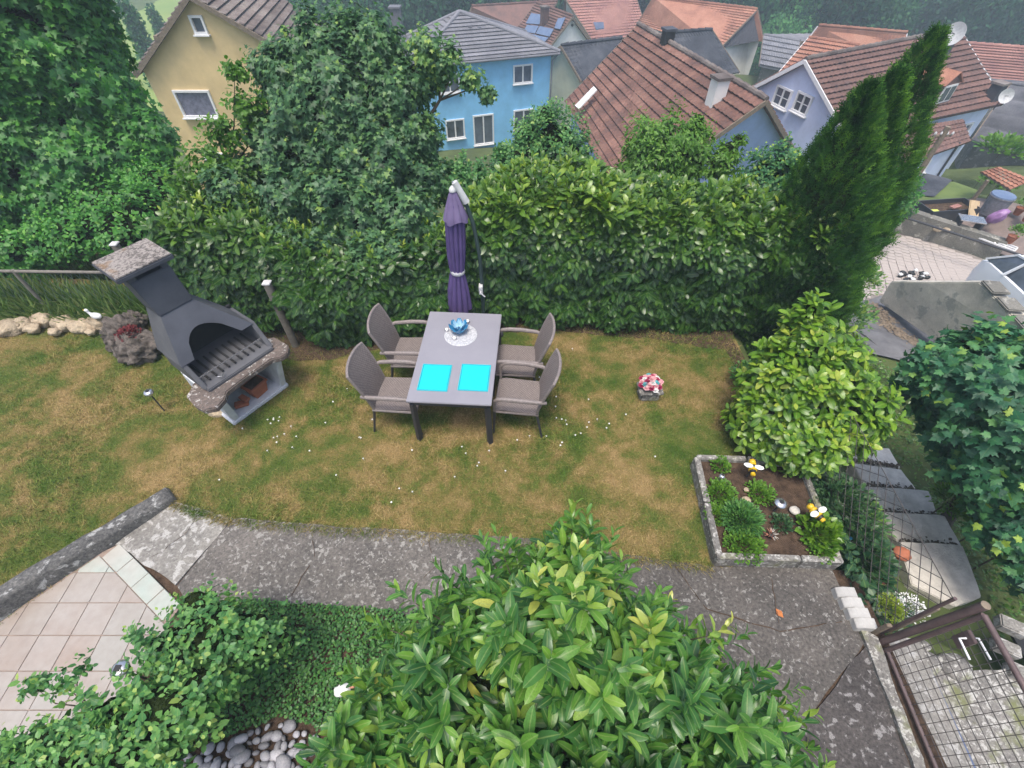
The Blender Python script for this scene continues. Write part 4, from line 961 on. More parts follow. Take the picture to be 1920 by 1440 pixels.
# ------------------------------------------------------------------ gate and its post
gp = thing('gate_post', 'brown round steel gate post standing at the path edge', 'post', (3.25, 1.13, -.3))
MB().tube([(0, 0, 0), (.14, -.03, 1.38)], .031, 14).build('tube', M['brownpaint'], gp, smooth=True)
MB().lathe([(.031, 0), (.031, .008), (.0, .010)], c=(.14, -.03, 1.38), n=14).build('end_cap', M['wood'], gp)
gt = thing('garden_gate', 'brown steel pipe gate with square wire mesh and white handle', 'gate', (3.27, 1.05, 0))
Gd = Vector((-.055, -1, 0)).normalized(); GL = 1.35
def G(s, z): return Gd * s + Vector((.12 * z, 0, z))
MB().tube([G(0, .0), G(0, 1.02)], .020, 10).build('frame_bar', M['brownpaint'], gt, smooth=True)
MB().tube([G(0, 1.02), G(GL, 1.02)], .021, 10).build('frame_bar', M['brownpaint'], gt, smooth=True)
MB().tube([G(0, .03), G(GL, .03)], .016, 10).build('frame_bar', M['brownpaint'], gt, smooth=True)
MB().tube([G(GL, .0), G(GL, 1.02)], .024, 10).build('frame_bar', M['brownpaint'], gt, smooth=True)
nw = 0
for k in range(1, 20):
    s = GL * k / 20; MB().bar(G(s, .03), G(s, 1.02), .004).build('wire', M['wire'], gt)
for k in range(1, 13):
    z = .03 + .99 * k / 13; MB().bar(G(0, z), G(GL, z), .0045).build('wire', M['wire'], gt)
MB().box(G(.10, .78), (.03, .09, .18)).build('lock_case', M['brownpaint'], gt, bevel=.004)
MB().tube([G(.10, .82) + Vector((-.02, 0, 0)), G(.10, .82) + Vector((-.07, 0, 0)), G(.24, .82) + Vector((-.075, 0, 0))], .008, 8).build('handle', M['white'], gt, smooth=True)
MB().tube([G(.10, .82) + Vector((.02, 0, 0)), G(.10, .82) + Vector((.07, 0, 0)), G(.24, .82) + Vector((.075, 0, 0))], .008, 8).build('handle', M['white'], gt, smooth=True)
# concrete stair flank beyond the gate with two blue-grey pipes
for i, (x0, x1, y0, y1, z) in enumerate(((3.30, 3.78, .55, 1.25, -.28), (3.22, 3.78, -.9, .53, -.26))):
    pass
ld = tag(empty('landing'), kind='structure')
slab_poly('slab', [(3.24, 1.22), (3.72, 1.18), (3.62, .1), (3.55, -1.2), (3.10, -1.2), (3.16, .1)], M['path_light'], -.12, ld, 9, .02, -.9)
slab_poly('mossy_ground', [(3.70, .95), (5.2, 1.0), (5.2, -1.2), (3.56, -1.2), (3.62, .1)], M['kerb'], -.26, ld, 10, .04, -1.2)
for k, (x, lab) in enumerate(((3.60, 'inner one of two blue grey pipes lying beyond the gate'), (3.66, 'outer one of two blue grey pipes lying beyond the gate'))):
    o = MB().tube([(x + .02, .95, -.145), (x - .03, .1, -.145), (x - .08, -1.0, -.145)], .022, 10).build('pipe', simple('blue_grey_pipe', (.10, .13, .22), None, 5, .4, .05) if k == 0 else bpy.data.materials['blue_grey_pipe'], None, smooth=True); tag(o, lab, 'pipe', 'pipes beyond the gate')
for k, (x, y, r, lab) in enumerate(((3.78, 1.02, .14, 'flat rounded stone just beyond the gate handle'), (4.02, .98, .15, 'larger flat stone on the right beyond the gate'), (3.82, 1.15, .07, 'small brown stone under the gate post'))):
    o = lump('flat_stone', (x, y, -.26), (r, r * .75, .06), M['kerb'], amp=.18, seed=k + 40); tag(o, lab, 'stone')
for k, (px, py, s, lab) in enumerate(((1895, 1175, .11, 'uppermost pale stone block on the black sheet right of the gate'), (1885, 1215, .10, 'middle pale stone block on the black sheet right of the gate'), (1915, 1265, .11, 'lowest pale stone block on the black sheet right of the gate'))):
    o = MB().box((0, 0, 0), (s * 2, s * 1.2, s), rz=-.5).build('stone_block', M['path_light'], None, bevel=.012); o.location = P(px, py, -.25); tag(o, lab, 'stone block')
o = MB().box((0, 0, 0), (.9, .9, .03), rz=-.1).build('black_sheet', M['black'], None); o.location = (5.35, .85, -.5); tag(o, 'black plastic sheet on the ground right of the gate', 'sheet')
for k, (px, py, lab) in enumerate(((1758, 1140, 'brown wooden stake leaning behind the gate post, farther one'), (1668, 1172, 'brown wooden stake behind the gate post, near the stone blocks'))):
    q = P(px, py, .25); o = MB().bar((0, 0, -.5), (.0, .0, .25), .045, .03).build('stake', M['wood'], None, bevel=.004); o.location = q - Vector((0, 0, .25)); tag(o, lab, 'stake')
# ------------------------------------------------------------------ stairs going down to the lane
stp = tag(empty('garden_steps'), kind='structure')
def stepslab(pts, z, th=.22):
    mb = MB(); mb.prism(wavy([tuple(P(px, py, z)[:2]) for px, py in pts], .12, .02, int(pts[0][0])), z - th, z); return mb.build('step', M['step'], stp, bevel=.01)
stepslab([(1686, 1014), (1806, 1022), (1842, 1120), (1790, 1138), (1708, 1094)], -1.00)
stepslab([(1648, 958), (1772, 966), (1806, 1030), (1686, 1022)], -1.17)
stepslab([(1620, 912), (1742, 920), (1762, 974), (1650, 964)], -1.34)
stepslab([(1600, 868), (1690, 880), (1722, 922), (1622, 914)], -1.51)
stepslab([(1580, 830), (1668, 840), (1690, 878), (1600, 866)], -1.68)
r9 = np.random.default_rng(91)
for (a, b, z) in (((1796, 1028), (1688, 1021), -1.17), ((1764, 973), (1652, 963), -1.34), ((1722, 922), (1622, 914), -1.51), ((1690, 878), (1600, 866), -1.68)):  # dark flakes strewn at each riser foot in place of its shade
    p, q = P(*a, z), P(*b, z); n_ = 230; t_ = r9.uniform(0, 1, n_); f_ = np.abs(r9.normal(0, .035, n_)) + .005; dv = (p - q); nrm_ = Vector((-dv.y, dv.x, 0)).normalized(); nrm_ = nrm_ if nrm_.y > 0 else -nrm_
    C = np.array(q)[None] + t_[:, None] * np.array(dv)[None] + f_[:, None] * np.array(nrm_)[None]; C[:, 2] = z + .004
    tag(link('riser_shade_flakes', mesh_from(T_simple(.4), C, rdir(n_, r9) * [1, 1, .25], rdir(n_, r9) * .3 + [0, 0, 1], r9.uniform(.02, .05, n_), r9.uniform(0, 1, n_), 'riser_shade_flakes'), M['bark']), kind='stuff')
# chain link fence along the garden's right edge
cf = thing('chain_fence', 'dark diamond wire fence running above the concrete steps', 'fence', (3.36, 2.0, 0))
def cfp(s, z): return Vector((-.03 + .04 * s + .02 * z, -.80 + s, z))
for k in range(22):
    s0 = -.90 + k * .15
    for sg in (1, -1):
        a, b = (s0, s0 + .9) if sg == 1 else (s0 + .9, s0)
        # clip to the panel 0..2.3
        za, zb = .02, .90; pa = [a, za]; pb = [b, zb]
        if max(a, b) < 0 or min(a, b) > 2.3: continue
        def cl(lim, lo_):
            for q, o_ in ((pa, pb), (pb, pa)):
                if (q[0] < lim) == lo_ and (o_[0] < lim) != lo_:
                    tt = (lim - q[0]) / (o_[0] - q[0]); q[1] += (o_[1] - q[1]) * tt; q[0] = lim
        cl(0, True)
        if max(pa[0], pb[0]) > 2.3: cl(2.3, False)
        MB().bar(cfp(*pa), cfp(*pb), .0045).build('wire', M['wire'], cf)
MB().bar(cfp(0, .9), cfp(2.3, .9), .005).build('top_wire', M['wire'], cf)
for s in (0.0, 2.3): MB().tube([cfp(s, -.3), cfp(s, .92)], .014, 8).build('stay', M['brownpaint'], cf, smooth=True)
# ------------------------------------------------------------------ pebbles
pb = thing('pebble_bed', 'heap of smooth grey river pebbles at the foot of the near bushes', 'pebbles', (-1.9, .35, 0))
ico = []
for q in range(5):
    o = lump('pebble', (0, 0, 0), (1, .78, .55), M['pebble'], pb, amp=.12, freq=1.1, seed=q * 7, sub=2); ico.append(o.data); bpy.data.objects.remove(o)
pts_ = []; 
for it in range(9000):
    x = random.uniform(-2.55, -1.2); y = random.uniform(-.1, .54)
    if y > .54 - .35 * abs(x + 1.85) or len(pts_) > 290: continue
    if all((x - a) ** 2 + (y - b) ** 2 > (.056) ** 2 for a, b, _ in pts_): pts_.append((x, y, 0))
for x, y, _ in pts_:
    r = random.choice([.028, .036, .044, .054, .066]) * random.uniform(.85, 1.1); o = bpy.data.objects.new('pebble', random.choice(ico)); col.objects.link(o); o.parent = pb
    o.location = (x + 1.9, y - .35, random.uniform(.0, .04)); o.scale = (r, r * random.uniform(.7, 1.1), r); o.rotation_euler = (random.uniform(-.4, .4), random.uniform(-.4, .4), random.uniform(0, 6.3))
# dead leaf on the path and small litter
o = MB().add([(-.03, 0, 0), (0, .045, .01), (.03, .0, .012), (0, -.045, .006)], [(0, 1, 2, 3)]).build('fallen_leaf', M['orangeleaf'], None); o.location = P(1461, 1150, .015); o.rotation_euler.z = .5; tag(o, 'single orange dead leaf lying on the grey path', 'leaf')
# daisies
dme = None
for i in range(62):
    z_ = [(520, 800, 45, 35), (545, 830, 40, 25), (1040, 800, 60, 90), (1100, 790, 70, 60), (640, 770, 60, 60), (930, 850, 80, 40), (1130, 600 + 170, 120, 120), (700, 900, 300, 60)][i % 8]
    px = random.gauss(z_[0], z_[2] * .6); py = random.gauss(z_[1], z_[3] * .6); q = P(px, py, .04)
    if not (2.4 < q.y < 4.9 and -4 < q.x < 1.9) or (-.98 < q.x < -.3 and 3.3 < q.y < 4.7): continue
    if dme is None:
        mb = MB()
        for k in range(9):
            a = 6.283 * k / 9; d = Vector((math.cos(a), math.sin(a), 0)); s = Vector((-d.y, d.x, 0)) * .003
            mb.add([d * .002 - s * .5, d * .0095 - s * .8, d * .010 + s * .8, d * .002 + s * .5], [(0, 1, 2, 3)])
        mb.tube([(0, 0, -.035), (0, 0, 0)], .0012, 4); dme = mb.mesh('daisy')
    o = link('daisy', dme, M['petal']); o.location = q; o.rotation_euler = (random.uniform(-.3, .3), random.uniform(-.3, .3), random.uniform(0, 6)); tag(o, 'tiny white daisy growing in the short lawn', 'daisy', 'daisies scattered in the lawn')
    if dme.materials and len(dme.materials) > 1: pass
# ------------------------------------------------------------------ houses
UPV = Vector((0, 0, 1))
def course(q0, q1, u_n, nrm, name, mat, parent, k, n, amp=.018, lift=.05):
    """one row of roof tiles: q0(u) upper line, q1(u) lower line"""
    vs = []; m_ = u_n * 2
    for i in range(m_ + 1):
        u = i / m_; w = amp * (1 if i % 2 else -1)
        a = q0(u) + nrm * (.012 + w * .6); b = q1(u) + nrm * (lift + w + random.uniform(-.004, .004)); c = q1(u) + nrm * (lift + w - .028)
        vs += [a, b, c, q0(u) + nrm * .002]
    fs = []
    for i in range(m_):
        o = i * 4; fs += [(o, o + 1, o + 5, o + 4), (o + 1, o + 2, o + 6, o + 5), (o + 2, o + 3, o + 7, o + 6)]
    mb = MB(); mb.add(vs, fs); me = mb.mesh(name); return link(name, me, mat, parent)
def slope(house, R0, R1, E0, E1, mat, rows, cols, amp=.018, lift=.05, th=.10, name='roof'):
    nrm = (R1 - R0 if (R1 - R0).length > .2 else E1 - E0).cross(E0 - R0).normalized()
    if nrm.z < 0: nrm = -nrm
    pl = [R0, R1, E1, E0] if (R1 - R0).length > .2 else [R0, E1, E0]
    if (pl[1] - pl[0]).cross(pl[2] - pl[0]).z < 0: pl = pl[::-1]
    o = MB().slab(pl, th)
    ob = o.build(name, mat, house)
    for k in range(rows):
        v0 = k / rows; v1 = min(1.005, (k + 1.08) / rows)
        q = lambda v: (lambda u: R0.lerp(R1, u).lerp(E0.lerp(E1, u), v))
        course(q(v0), q(v1), cols, nrm, 'tile_course', mat, ob, k, rows, amp, lift)
    return ob
def mirror(E, R0, R1):
    d = (R1 - R0); d.z = 0; d.normalize(); w = E - R0; w.z = 0; al = d * w.dot(d); pr = w - al
    q = R0 + al - pr; q.z = E.z; return q
def house(name, label, R0, R1, E0, E1, F0, F1, zb, wall, roof, rows=14, cols=24, over=.09, cat='house', gable=None, amp=.018, ridge=None, lift=.085):
    h = thing(name, label, cat)
    if F0 is None: F0 = mirror(E0, R0, R1)
    if F1 is None: F1 = mirror(E1, R0, R1)
    slope(h, R0, R1, E0, E1, roof, rows, cols, amp, lift); slope(h, R0, R1, F0, F1, roof, rows, cols, amp, lift)
    dr = (R1 - R0).normalized(); dz = Vector((0, 0, -.13))
    T = {}
    for k, (R, E, F, s) in enumerate(((R0, E0, F0, 1), (R1, E1, F1, -1))):
        i = dr * (s * .22); T[k] = (E.lerp(R, over) + i + dz, R + i + dz, F.lerp(R, over) + i + dz)
    def dn(p): return Vector((p.x, p.y, zb))
    mb = MB()
    for k in (0, 1):
        a, r, b = T[k]; mb.add([dn(a), dn(b), b, r, a], [(0, 1, 2, 3, 4)])
    for j in (0, 2): mb.add([dn(T[0][j]), dn(T[1][j]), T[1][j], T[0][j]], [(0, 1, 2, 3)])
    mb.build('wall', wall, h)
    if gable:
        a, r, b = T[0]; out = -dr * .03; g = MB(); g.slab([a + out, b + out, r + out], .02); g.build('gable_boards', gable, h)
        nb = 14
        for i in range(1, nb):
            q = a.lerp(b, i / nb); f = 1 - abs(2 * i / nb - 1); tp = q + (r - a.lerp(b, .5)) * f; MB().bar(q + out * 2, tp + out * 2, .02, .02, up=dr).build('batten', gable, h)
    # ridge caps and verge boards
    mb = MB(); nseg = max(6, int((R1 - R0).length / .4))
    for i in range(nseg):
        a = R0.lerp(R1, i / nseg) + UPV * .03; b = R0.lerp(R1, (i + 1.05) / nseg) + UPV * .055; mb.tube([a, b], [.085, .10], 8)
    mb.build('ridge_cap', ridge or roof, h)
    for R, E, s in ((R0, E0, -1), (R0, F0, -1), (R1, E1, 1), (R1, F1, 1)):
        MB().bar(R + dr * (s * .02) + UPV * -.05, E + dr * (s * .02) + UPV * -.05, .04, .14).build('verge_board', M['white'] if 'lilac' in label else M['wood'], h)
    h['_'] = 0; del h['_']
    return h, T
def plane_of(T, k=0):
    a, r, b = T[k]; n = (b - a).cross(UPV).normalized()
    if n.dot(CAM - a) < 0: n = -n
    return a, n
def window(h, o, n, c4, panes=2, depth=.05, glass='glass', bars=0, surround=.0, name='window', cross=0):
    """c4 = pixel corners TL, TR, BR, BL of the frame on the wall plane (o, n)"""
    q = [PP(x, y, o, n) for x, y in c4]; ax = UPV.cross(n).normalized()
    c = sum(q, Vector()) / 4; w = ((q[1] - q[0]).dot(ax) + (q[2] - q[3]).dot(ax)) / 2; w = abs(w); hh = abs(((q[0] - q[3]).z + (q[1] - q[2]).z) / 2)
    Mx = Matrix((ax, n, UPV)).transposed()
    f = .07
    def B(mb, x, z, dx, dz, y, dy): return mb.box(c + ax * x + UPV * z + n * y, (dx, dy, dz), M=Mx)
    mb = MB()
    B(mb, 0, hh / 2 - f / 2, w, f, .03, .09); B(mb, 0, -hh / 2 + f / 2, w, f, .035, .12)
    B(mb, -w / 2 + f / 2, 0, f, hh - 2 * f, .03, .088); B(mb, w / 2 - f / 2, 0, f, hh - 2 * f, .03, .088)
    for k in range(1, panes): B(mb, -w / 2 + w * k / panes, 0, .07, hh - 2 * f, .025, .06)
    fr = mb.build(name, M['white'], h)
    pw = (w - 2 * f) / panes
    for k in range(panes):
        x = -w / 2 + f + pw * (k + .5); mb = MB(); B(mb, x, 0, pw - .03, hh - 2 * f, .006, .012); mb.build('pane', M[glass], fr)
        if cross:
            mb = MB(); B(mb, x, 0, pw - .06, .025, .02, .02)
            mb.build('glazing_bar', M['white'], fr)
    if bars:
        mb = MB(); B(mb, 0, hh * .0, w - 2 * f, .03, .02, .02); mb.build('glazing_bar', M['white'], fr)
    mb = MB(); B(mb, 0, -hh / 2 - .02, w + .08, .04, .06, .18); mb.build('sill', M['white'], fr)
    return fr
def chimney(h, base, w, d, hh, mat, cap='tile_old', rz=0):
    c = MB().box(base + UPV * hh / 2, (w, d, hh), rz=rz).build('chimney', mat, h); MB().box(base + UPV * (hh + .04), (w * 1.25, d * 1.25, .08), rz=rz).build('chimney_cap', M[cap], c); return c
def dish(h, c, r, aim):
    aim = Vector(aim).normalized(); q = aim.to_track_quat('Z', 'Y').to_matrix(); mb = MB()
    mb.lathe([(0.001, 0), (r * .5, .02), (r, .09), (r * .99, .10), (r * .5, .03), (0.001, .012)], c=c, n=24, M=q)
    d = mb.build('satellite_dish', M['plastic_white'], h, smooth=True); MB().bar(c - aim * .02, c + Vector((0, 0, -.5)) - aim * .15, .03).build('bracket', M['tabledark'], d)
    MB().bar(c, c + aim * r * .8, .02).build('receiver_arm', M['tabledark'], d)
# yellow house
E01 = PY(252, 140, 19.4); E00 = PY(608, 128, 19.4); E00.z = E01.z; n1 = (E00 - E01).cross(UPV).normalized(); R0 = PP(352, -10, E01, n1)
if n1.dot(CAM - E01) < 0: n1 = -n1
bk = Vector((-.7, 5.2, 0))
h, T = house('yellow_house', 'yellow rendered house with brown pitched roof between the big tree and the acer', R0, R0 + bk, E00, E00 + bk, E01, E01 + bk, -7.2, M['yellow'], M['tile_old'], 16, 28)
o_, n_ = plane_of(T)
window(h, o_, n_, ((354, 30), (380, 26), (390, 62), (368, 66)), 1, glass='glass')
window(h, o_, n_, ((324, 173), (390, 164), (409, 211), (352, 228)), 1, glass='curtain')
window(h, o_, n_, ((384, 290), (420, 282), (430, 320), (398, 330)), 1, glass='glass')
for (x, y) in ((300, 68), (262, 128)): q = PP(x, y, o_, n_); MB().box(q + n_ * .12, (.14, .3, .14), rz=math.atan2(n_.y, n_.x) + 1.57).build('rafter_end', M['wood'], h)
chimney(h, R0 + bk * .25 - UPV * .2, .5, .5, 1.1, M['darkwood'], rz=.6)
# blue house with hipped roof
ZE = -2.6; a = P(775, 124, ZE); b = P(1050, 98, ZE); d_ = P(735, 82, ZE); c_ = b + d_ - a; ctr = (b + d_) / 2; ap = PY(862, 23, ctr.y)
h = thing('blue_house', 'sky blue two storey house with grey hipped roof beyond the hedge', 'house')
for e0, e1 in ((a, b), (b, c_), (c_, d_), (d_, a)): slope(h, ap, ap, e0, e1, M['tile_grey'], 13, 26, .006, .07)
mb = MB()
for e in (a, b, c_, d_): mb.tube([ap + UPV * .04, e + UPV * .05], .09, 8)
mb.build('hip_cap', M['tile_grey'], h)
ins = [p.lerp(Vector((ctr.x, ctr.y, ZE)), .10) + UPV * -.02 for p in (a, b, c_, d_)]
mb = MB()
for i in range(4): p, q = ins[i], ins[(i + 1) % 4]; mb.add([Vector((p.x, p.y, -8.2)), Vector((q.x, q.y, -8.2)), q, p], [(0, 1, 2, 3)])
mb.build('wall', M['blue'], h)
MB().prism([tuple(p.lerp(Vector((ctr.x, ctr.y, ZE)), .005)[:2]) for p in (a, b, c_, d_)], ZE - .10, ZE - .02).build('eaves_board', M['white'], h)
MB().tube([a + Vector((0, -.06, -.05)), b + Vector((0, -.06, -.05))], .06, 8).build('gutter', M['tile_grey'], h)
q = ins[1]; MB().tube([b + Vector((-.1, -.05, -.08)), q + Vector((.08, -.08, -.35)), q + Vector((.06, -.08, -5.4))], .04, 8).build('downpipe', M['tile_grey'], h)
o_ = ins[0]; n_ = (ins[1] - ins[0]).cross(UPV).normalized(); n_ = n_ if n_.dot(CAM - o_) > 0 else -n_
for c4, p in ((((962, 122), (998, 119), (998, 155), (962, 157)), 2), (((822, 140), (861, 136), (863, 172), (826, 176)), 2), (((834, 226), (870, 221), (872, 257), (838, 262)), 2), (((885, 217), (925, 212), (926, 266), (890, 274)), 2), (((962, 206), (1000, 203), (1000, 240), (963, 243)), 2)):
    window(h, o_, n_, c4, p, glass='curtain' if p == 3 else 'glass')
bal = PP(880, 285, o_, n_); MB().box(bal + n_ * .8, (3.4, 1.6, .12), rz=math.atan2(n_.y, n_.x) + 1.57).build('porch_roof', M['tile_grey'], h)
q = PY(748, 66, ctr.y + .8); chimney(h, q - UPV * 1.0, .5, .5, 2.2, M['tile_grey'], 'tile_grey')
for k in range(2): q = PP(882 + k * 17, 52, ap, (b - a).cross(a - ap).normalized()); MB().box(q, (.18, .2, .14)).build('roof_vent', M['tile_grey'], h)
# central house with brown red tiles
R0, R1 = P(1437, 188, -.4), P(1197, 47, -.4); E0, E1, F0 = P(1166, 379, -3.14), P(1060, 190, -3.14), P(1500, 302, -3.14)
h, T = house('tiled_house', 'old periwinkle house with large brown red tiled roof behind the hedge', R0, R1, E0, E1, F0, None, -7.0, M['peri'], M['tile_red'], 15, 34, amp=.022, ridge=M['tile_old'])
o_, n_ = plane_of(T); window(h, o_, n_, ((1398, 241), (1415, 243), (1409, 266), (1390, 262)), 1)
nA = (R1 - R0).cross(E0 - R0).normalized()
def on_roof(px, py): return PP(px, py, R0, nA)
q = on_roof(1340, 190); chimney(h, q - UPV * .3, .42, .42, .95, M['white_wall'], 'tile_old', rz=.25)
q = on_roof(1250, 80); chimney(h, q - UPV * .25, .38, .38, .65, M['bbq_in'], 'bbq', rz=.25)
sk = MB(); q = [on_roof(x, y) + nA * (.06 if nA.z > 0 else -.06) for x, y in ((1115, 166), (1121, 172), (1087, 208), (1080, 202))]; sk.slab(q, .05); sk.build('roof_light', M['white'], h)
# lilac house on the right
R0, R1 = P(1510, 112, -.8), P(1800, 56, -.8); E1 = P(1882, 195, -2.6); nA = (R1 - R0).cross(E1 - R0).normalized()
E0 = PP(1590, 257, R0, nA); F0 = P(1403, 168, -2.5)
h, T = house('lilac_house', 'pale lilac house with big brown roof and two white cross windows right of centre', R0, R1, E0, E1, F0, None, -6.2, M['lilac'], M['tile_brown'], 15, 36, amp=.018, ridge=M['tile_old'])
X0, X1 = PP(1625, 333, R0, nA), PP(1820, 265, R0, nA); Y0, Y1 = PP(1590, 257, R0, nA), PP(1806, 223, R0, nA)
slope(h, Y0 + nA * 0, Y1, X0, X1, M['tile_brown'], 6, 26)
dr = (R1 - R0).normalized(); mb = MB(); pts = [X0.lerp(Y0, .1) + dr * .2 - UPV * .12, X1.lerp(Y1, .1) - dr * .3 - UPV * .12, Y1 - dr * .3 - UPV * .12, Y0 + dr * .2 - UPV * .12]
mb.add([Vector((p.x, p.y, -5.8)) for p in pts] + pts, [(0, 1, 5, 4), (1, 2, 6, 5), (3, 0, 4, 7), (2, 3, 7, 6)]); mb.build('porch_wall', M['lilac'], h)
o_, n_ = plane_of(T)
window(h, o_, n_, ((1459, 160), (1488, 167), (1477, 205), (1446, 197)), 2, cross=1); window(h, o_, n_, ((1498, 171), (1528, 180), (1512, 217), (1484, 208)), 2, cross=1)
po = pts[0]; pn = (pts[1] - pts[0]).cross(UPV).normalized(); pn = pn if pn.dot(CAM - po) > 0 else -pn
so_ = T[0][0]; sn_ = (T[1][0] - so_).cross(UPV).normalized(); sn_ = sn_ if sn_.dot(CAM - so_) > 0 else -sn_
window(h, so_, sn_, ((1806, 233), (1822, 228), (1815, 247), (1802, 250)), 1)
window(h, po, pn, ((1712, 305), (1722, 301), (1708, 322), (1698, 324)), 1); window(h, po, pn, ((1738, 300), (1744, 298), (1730, 322), (1722, 324)), 1)
q = PP(1775, 300, po, pn); MB().tube([q + pn * .05 + UPV * .7, q + pn * .05 - UPV * 1.5], .04, 8).build('downpipe', M['tabledark'], h)
q = PP(1765, 98, R0, nA); chimney(h, q - UPV * .2, .45, .45, .9, M['darkwood'], 'tile_old', rz=.4); dish(h, P(1790, 64, .35), .34, (-.8, -.5, .25))
q = PP(1858, 185, R0, nA); chimney(h, q - UPV * .2, .42, .42, .75, M['darkwood'], 'tile_old', rz=.4); dish(h, P(1884, 180, -1.9), .26, (-.2, -1, .3))
# dormer
q = PP(1762, 196, R0, nA); dn_ = Vector((pn.x, pn.y, 0)).normalized(); ax = UPV.cross(dn_); mb = MB()
mb.add([q - ax * .5, q + ax * .5, q + ax * .5 + UPV * .75, q + UPV * 1.05, q - ax * .5 + UPV * .75] + [v - dn_ * 1.6 for v in (q - ax * .5, q + ax * .5, q + ax * .5 + UPV * .75, q + UPV * 1.05, q - ax * .5 + UPV * .75)],
       [(0, 1, 2, 3, 4), (1, 6, 7, 2), (0, 4, 9, 5)]); dm = mb.build('dormer', M['tile_brown'], h)
MB().slab([q + ax * .58 + UPV * .72 + dn_ * .08, q + UPV * 1.12 + dn_ * .08, q + UPV * 1.12 - dn_ * 1.6, q + ax * .58 + UPV * .72 - dn_ * 1.6], .05).slab([q - ax * .58 + UPV * .72 + dn_ * .08, q + UPV * 1.12 + dn_ * .08, q + UPV * 1.12 - dn_ * 1.6, q - ax * .58 + UPV * .72 - dn_ * 1.6][::-1], .05).build('dormer_roof', M['tile_orange'], dm)
MB().box(q + UPV * .40 + dn_ * .02, (.84, .05, .62), M=Matrix((ax, dn_, UPV)).transposed()).build('dormer_frame', M['white'], dm)
for s in (-1, 1): MB().box(q + UPV * .40 + dn_ * .05 + ax * s * .2, (.32, .02, .5), M=Matrix((ax, dn_, UPV)).transposed()).build('dormer_pane', M['glass'], dm)
# barn
zr, ze = -3.2, -5.0
house('barn', 'red roofed barn with dark boarded gable and white base behind the tiled house', P(1420, 18, zr), P(1225, -5, zr), P(1345, 95, ze), P(1195, 45, ze), P(1432, 78, ze), None, -9, M['white_wall'], M['tile_orange'], 16, 30, cat='barn', gable=M['darkwood'], lift=.07)
house('slate_roof_house', 'low white house with dark slate roof between the barn and the tiled house', P(1335, 56, -2.4), P(1256, 62, -2.4), P(1386, 135, -4.15), P(1300, 152, -4.15), None, None, -8, M['white_wall'], M['slate'], 10, 16, lift=.03)
house('cream_house', 'cream house with dark slate roof right of the blue house', P(1052, 86, -2.7), P(1165, 72, -2.7), P(1090, 152, -4.0), P(1190, 128, -4.0), P(1008, 118, -4.0), None, -8.5, M['cream'], M['slate'], 10, 16, lift=.03)
h, T = house('solar_roof_house', 'white gabled house whose dark red roof carries pale solar panels', P(1074, 31, -3.3), P(1006, 6, -3.3), P(1032, 86, -4.8), P(966, 58, -4.8), P(1105, 74, -4.8), None, -9, M['white_wall'], M['tile_brown'], 12, 16)
R0, R1, E0 = P(1074, 31, -3.3), P(1006, 6, -3.3), P(1032, 86, -4.8); nS = (R1 - R0).cross(E0 - R0).normalized(); nS = nS if nS.z > 0 else -nS
def onS(px, py): return PP(px, py, R0, nS) + nS * .12
for k, c4 in enumerate((((998, 28), (1020, 31), (1013, 49), (988, 47)), ((990, 50), (1012, 52), (1005, 66), (984, 62)), ((1014, 52), (1040, 58), (1032, 72), (1007, 66)), ((984, 64), (1030, 74), (1022, 83), (978, 72)), ((1048, 38), (1062, 36), (1052, 58), (1041, 56)))):
    MB().slab([onS(x, y) for x, y in c4], .04).build('solar_panel', M['solar'], h)
chimney(h, onS(1022, 45) - UPV * .3, .45, .45, 1.2, M['tile_brown'], rz=.5)
o_, n_ = plane_of(T); q = PP(1073, 47, o_, n_); MB().lathe([(.09, 0), (.09, .04), (0, .04)], c=q, n=12, M=Matrix.Rotation(R_(90), 3, 'X')).build('gable_vent', M['black'], h)
house('long_brown_roof_house', 'long low house with faded dark red roof behind the blue house', P(1045, 3, -3.9), P(885, 12, -3.9), P(1000, 64, -5.4), P(870, 52, -5.4), None, None, -9, M['white_wall'], M['tile_brown'], 10, 26)
h, T = house('pink_roof_house', 'house with broad faded red roof and a skylight at the top centre', P(1058, -6, -3.9), P(1190, -12, -3.9), P(1112, 78, -6.2), P(1215, 66, -6.2), None, None, -9, M['white_wall'], M['tile_pink'], 16, 24)
q4 = [P(x, y, -5.0) for x, y in ((1112, 47), (1131, 47), (1132, 58), (1117, 60))]; MB().slab([v + UPV * .12 for v in q4], .08).build('skylight', M['solar'], h)
house('red_roof_house', 'house with orange red roof behind the lilac house, upper one', P(1535, 48, -3.4), P(1700, 62, -3.4), P(1500, 96, -4.9), P(1680, 104, -4.9), None, None, -8.5, M['white_wall'], M['tile_orange'], 12, 26)
house('red_roof_annex', 'small red tiled building just left of and behind the lilac house', P(1516, 71, -2.9), P(1610, 86, -2.9), P(1440, 160, -4.3), P(1530, 175, -4.3), None, None, -8, M['white_wall'], M['tile_orange'], 12, 18)
house('grey_roof_shed', 'low shed with grey flat pitched roof between the barn and the red annex', P(1432, 66, -4.4), P(1500, 78, -4.4), P(1424, 122, -4.9), P(1486, 134, -4.9), None, None, -8, M['grey_wall'], M['corrugated'], 6, 14, cat='shed')
house('far_right_house', 'house with faded red roof at the right edge behind the lilac house', P(1812, 82, -3.3), P(1940, 92, -3.3), P(1868, 160, -4.9), P(1960, 168, -4.9), None, None, -8, M['darkwood'], M['tile_pink'], 14, 20)
house('little_red_roof_house', 'tiny red roof peeping out of the trees at the top left of centre', P(868, 0, -5.5), P(905, 3, -5.5), P(872, 18, -6.2), P(908, 22, -6.2), None, None, -9, M['white_wall'], M['tile_orange'], 5, 10)
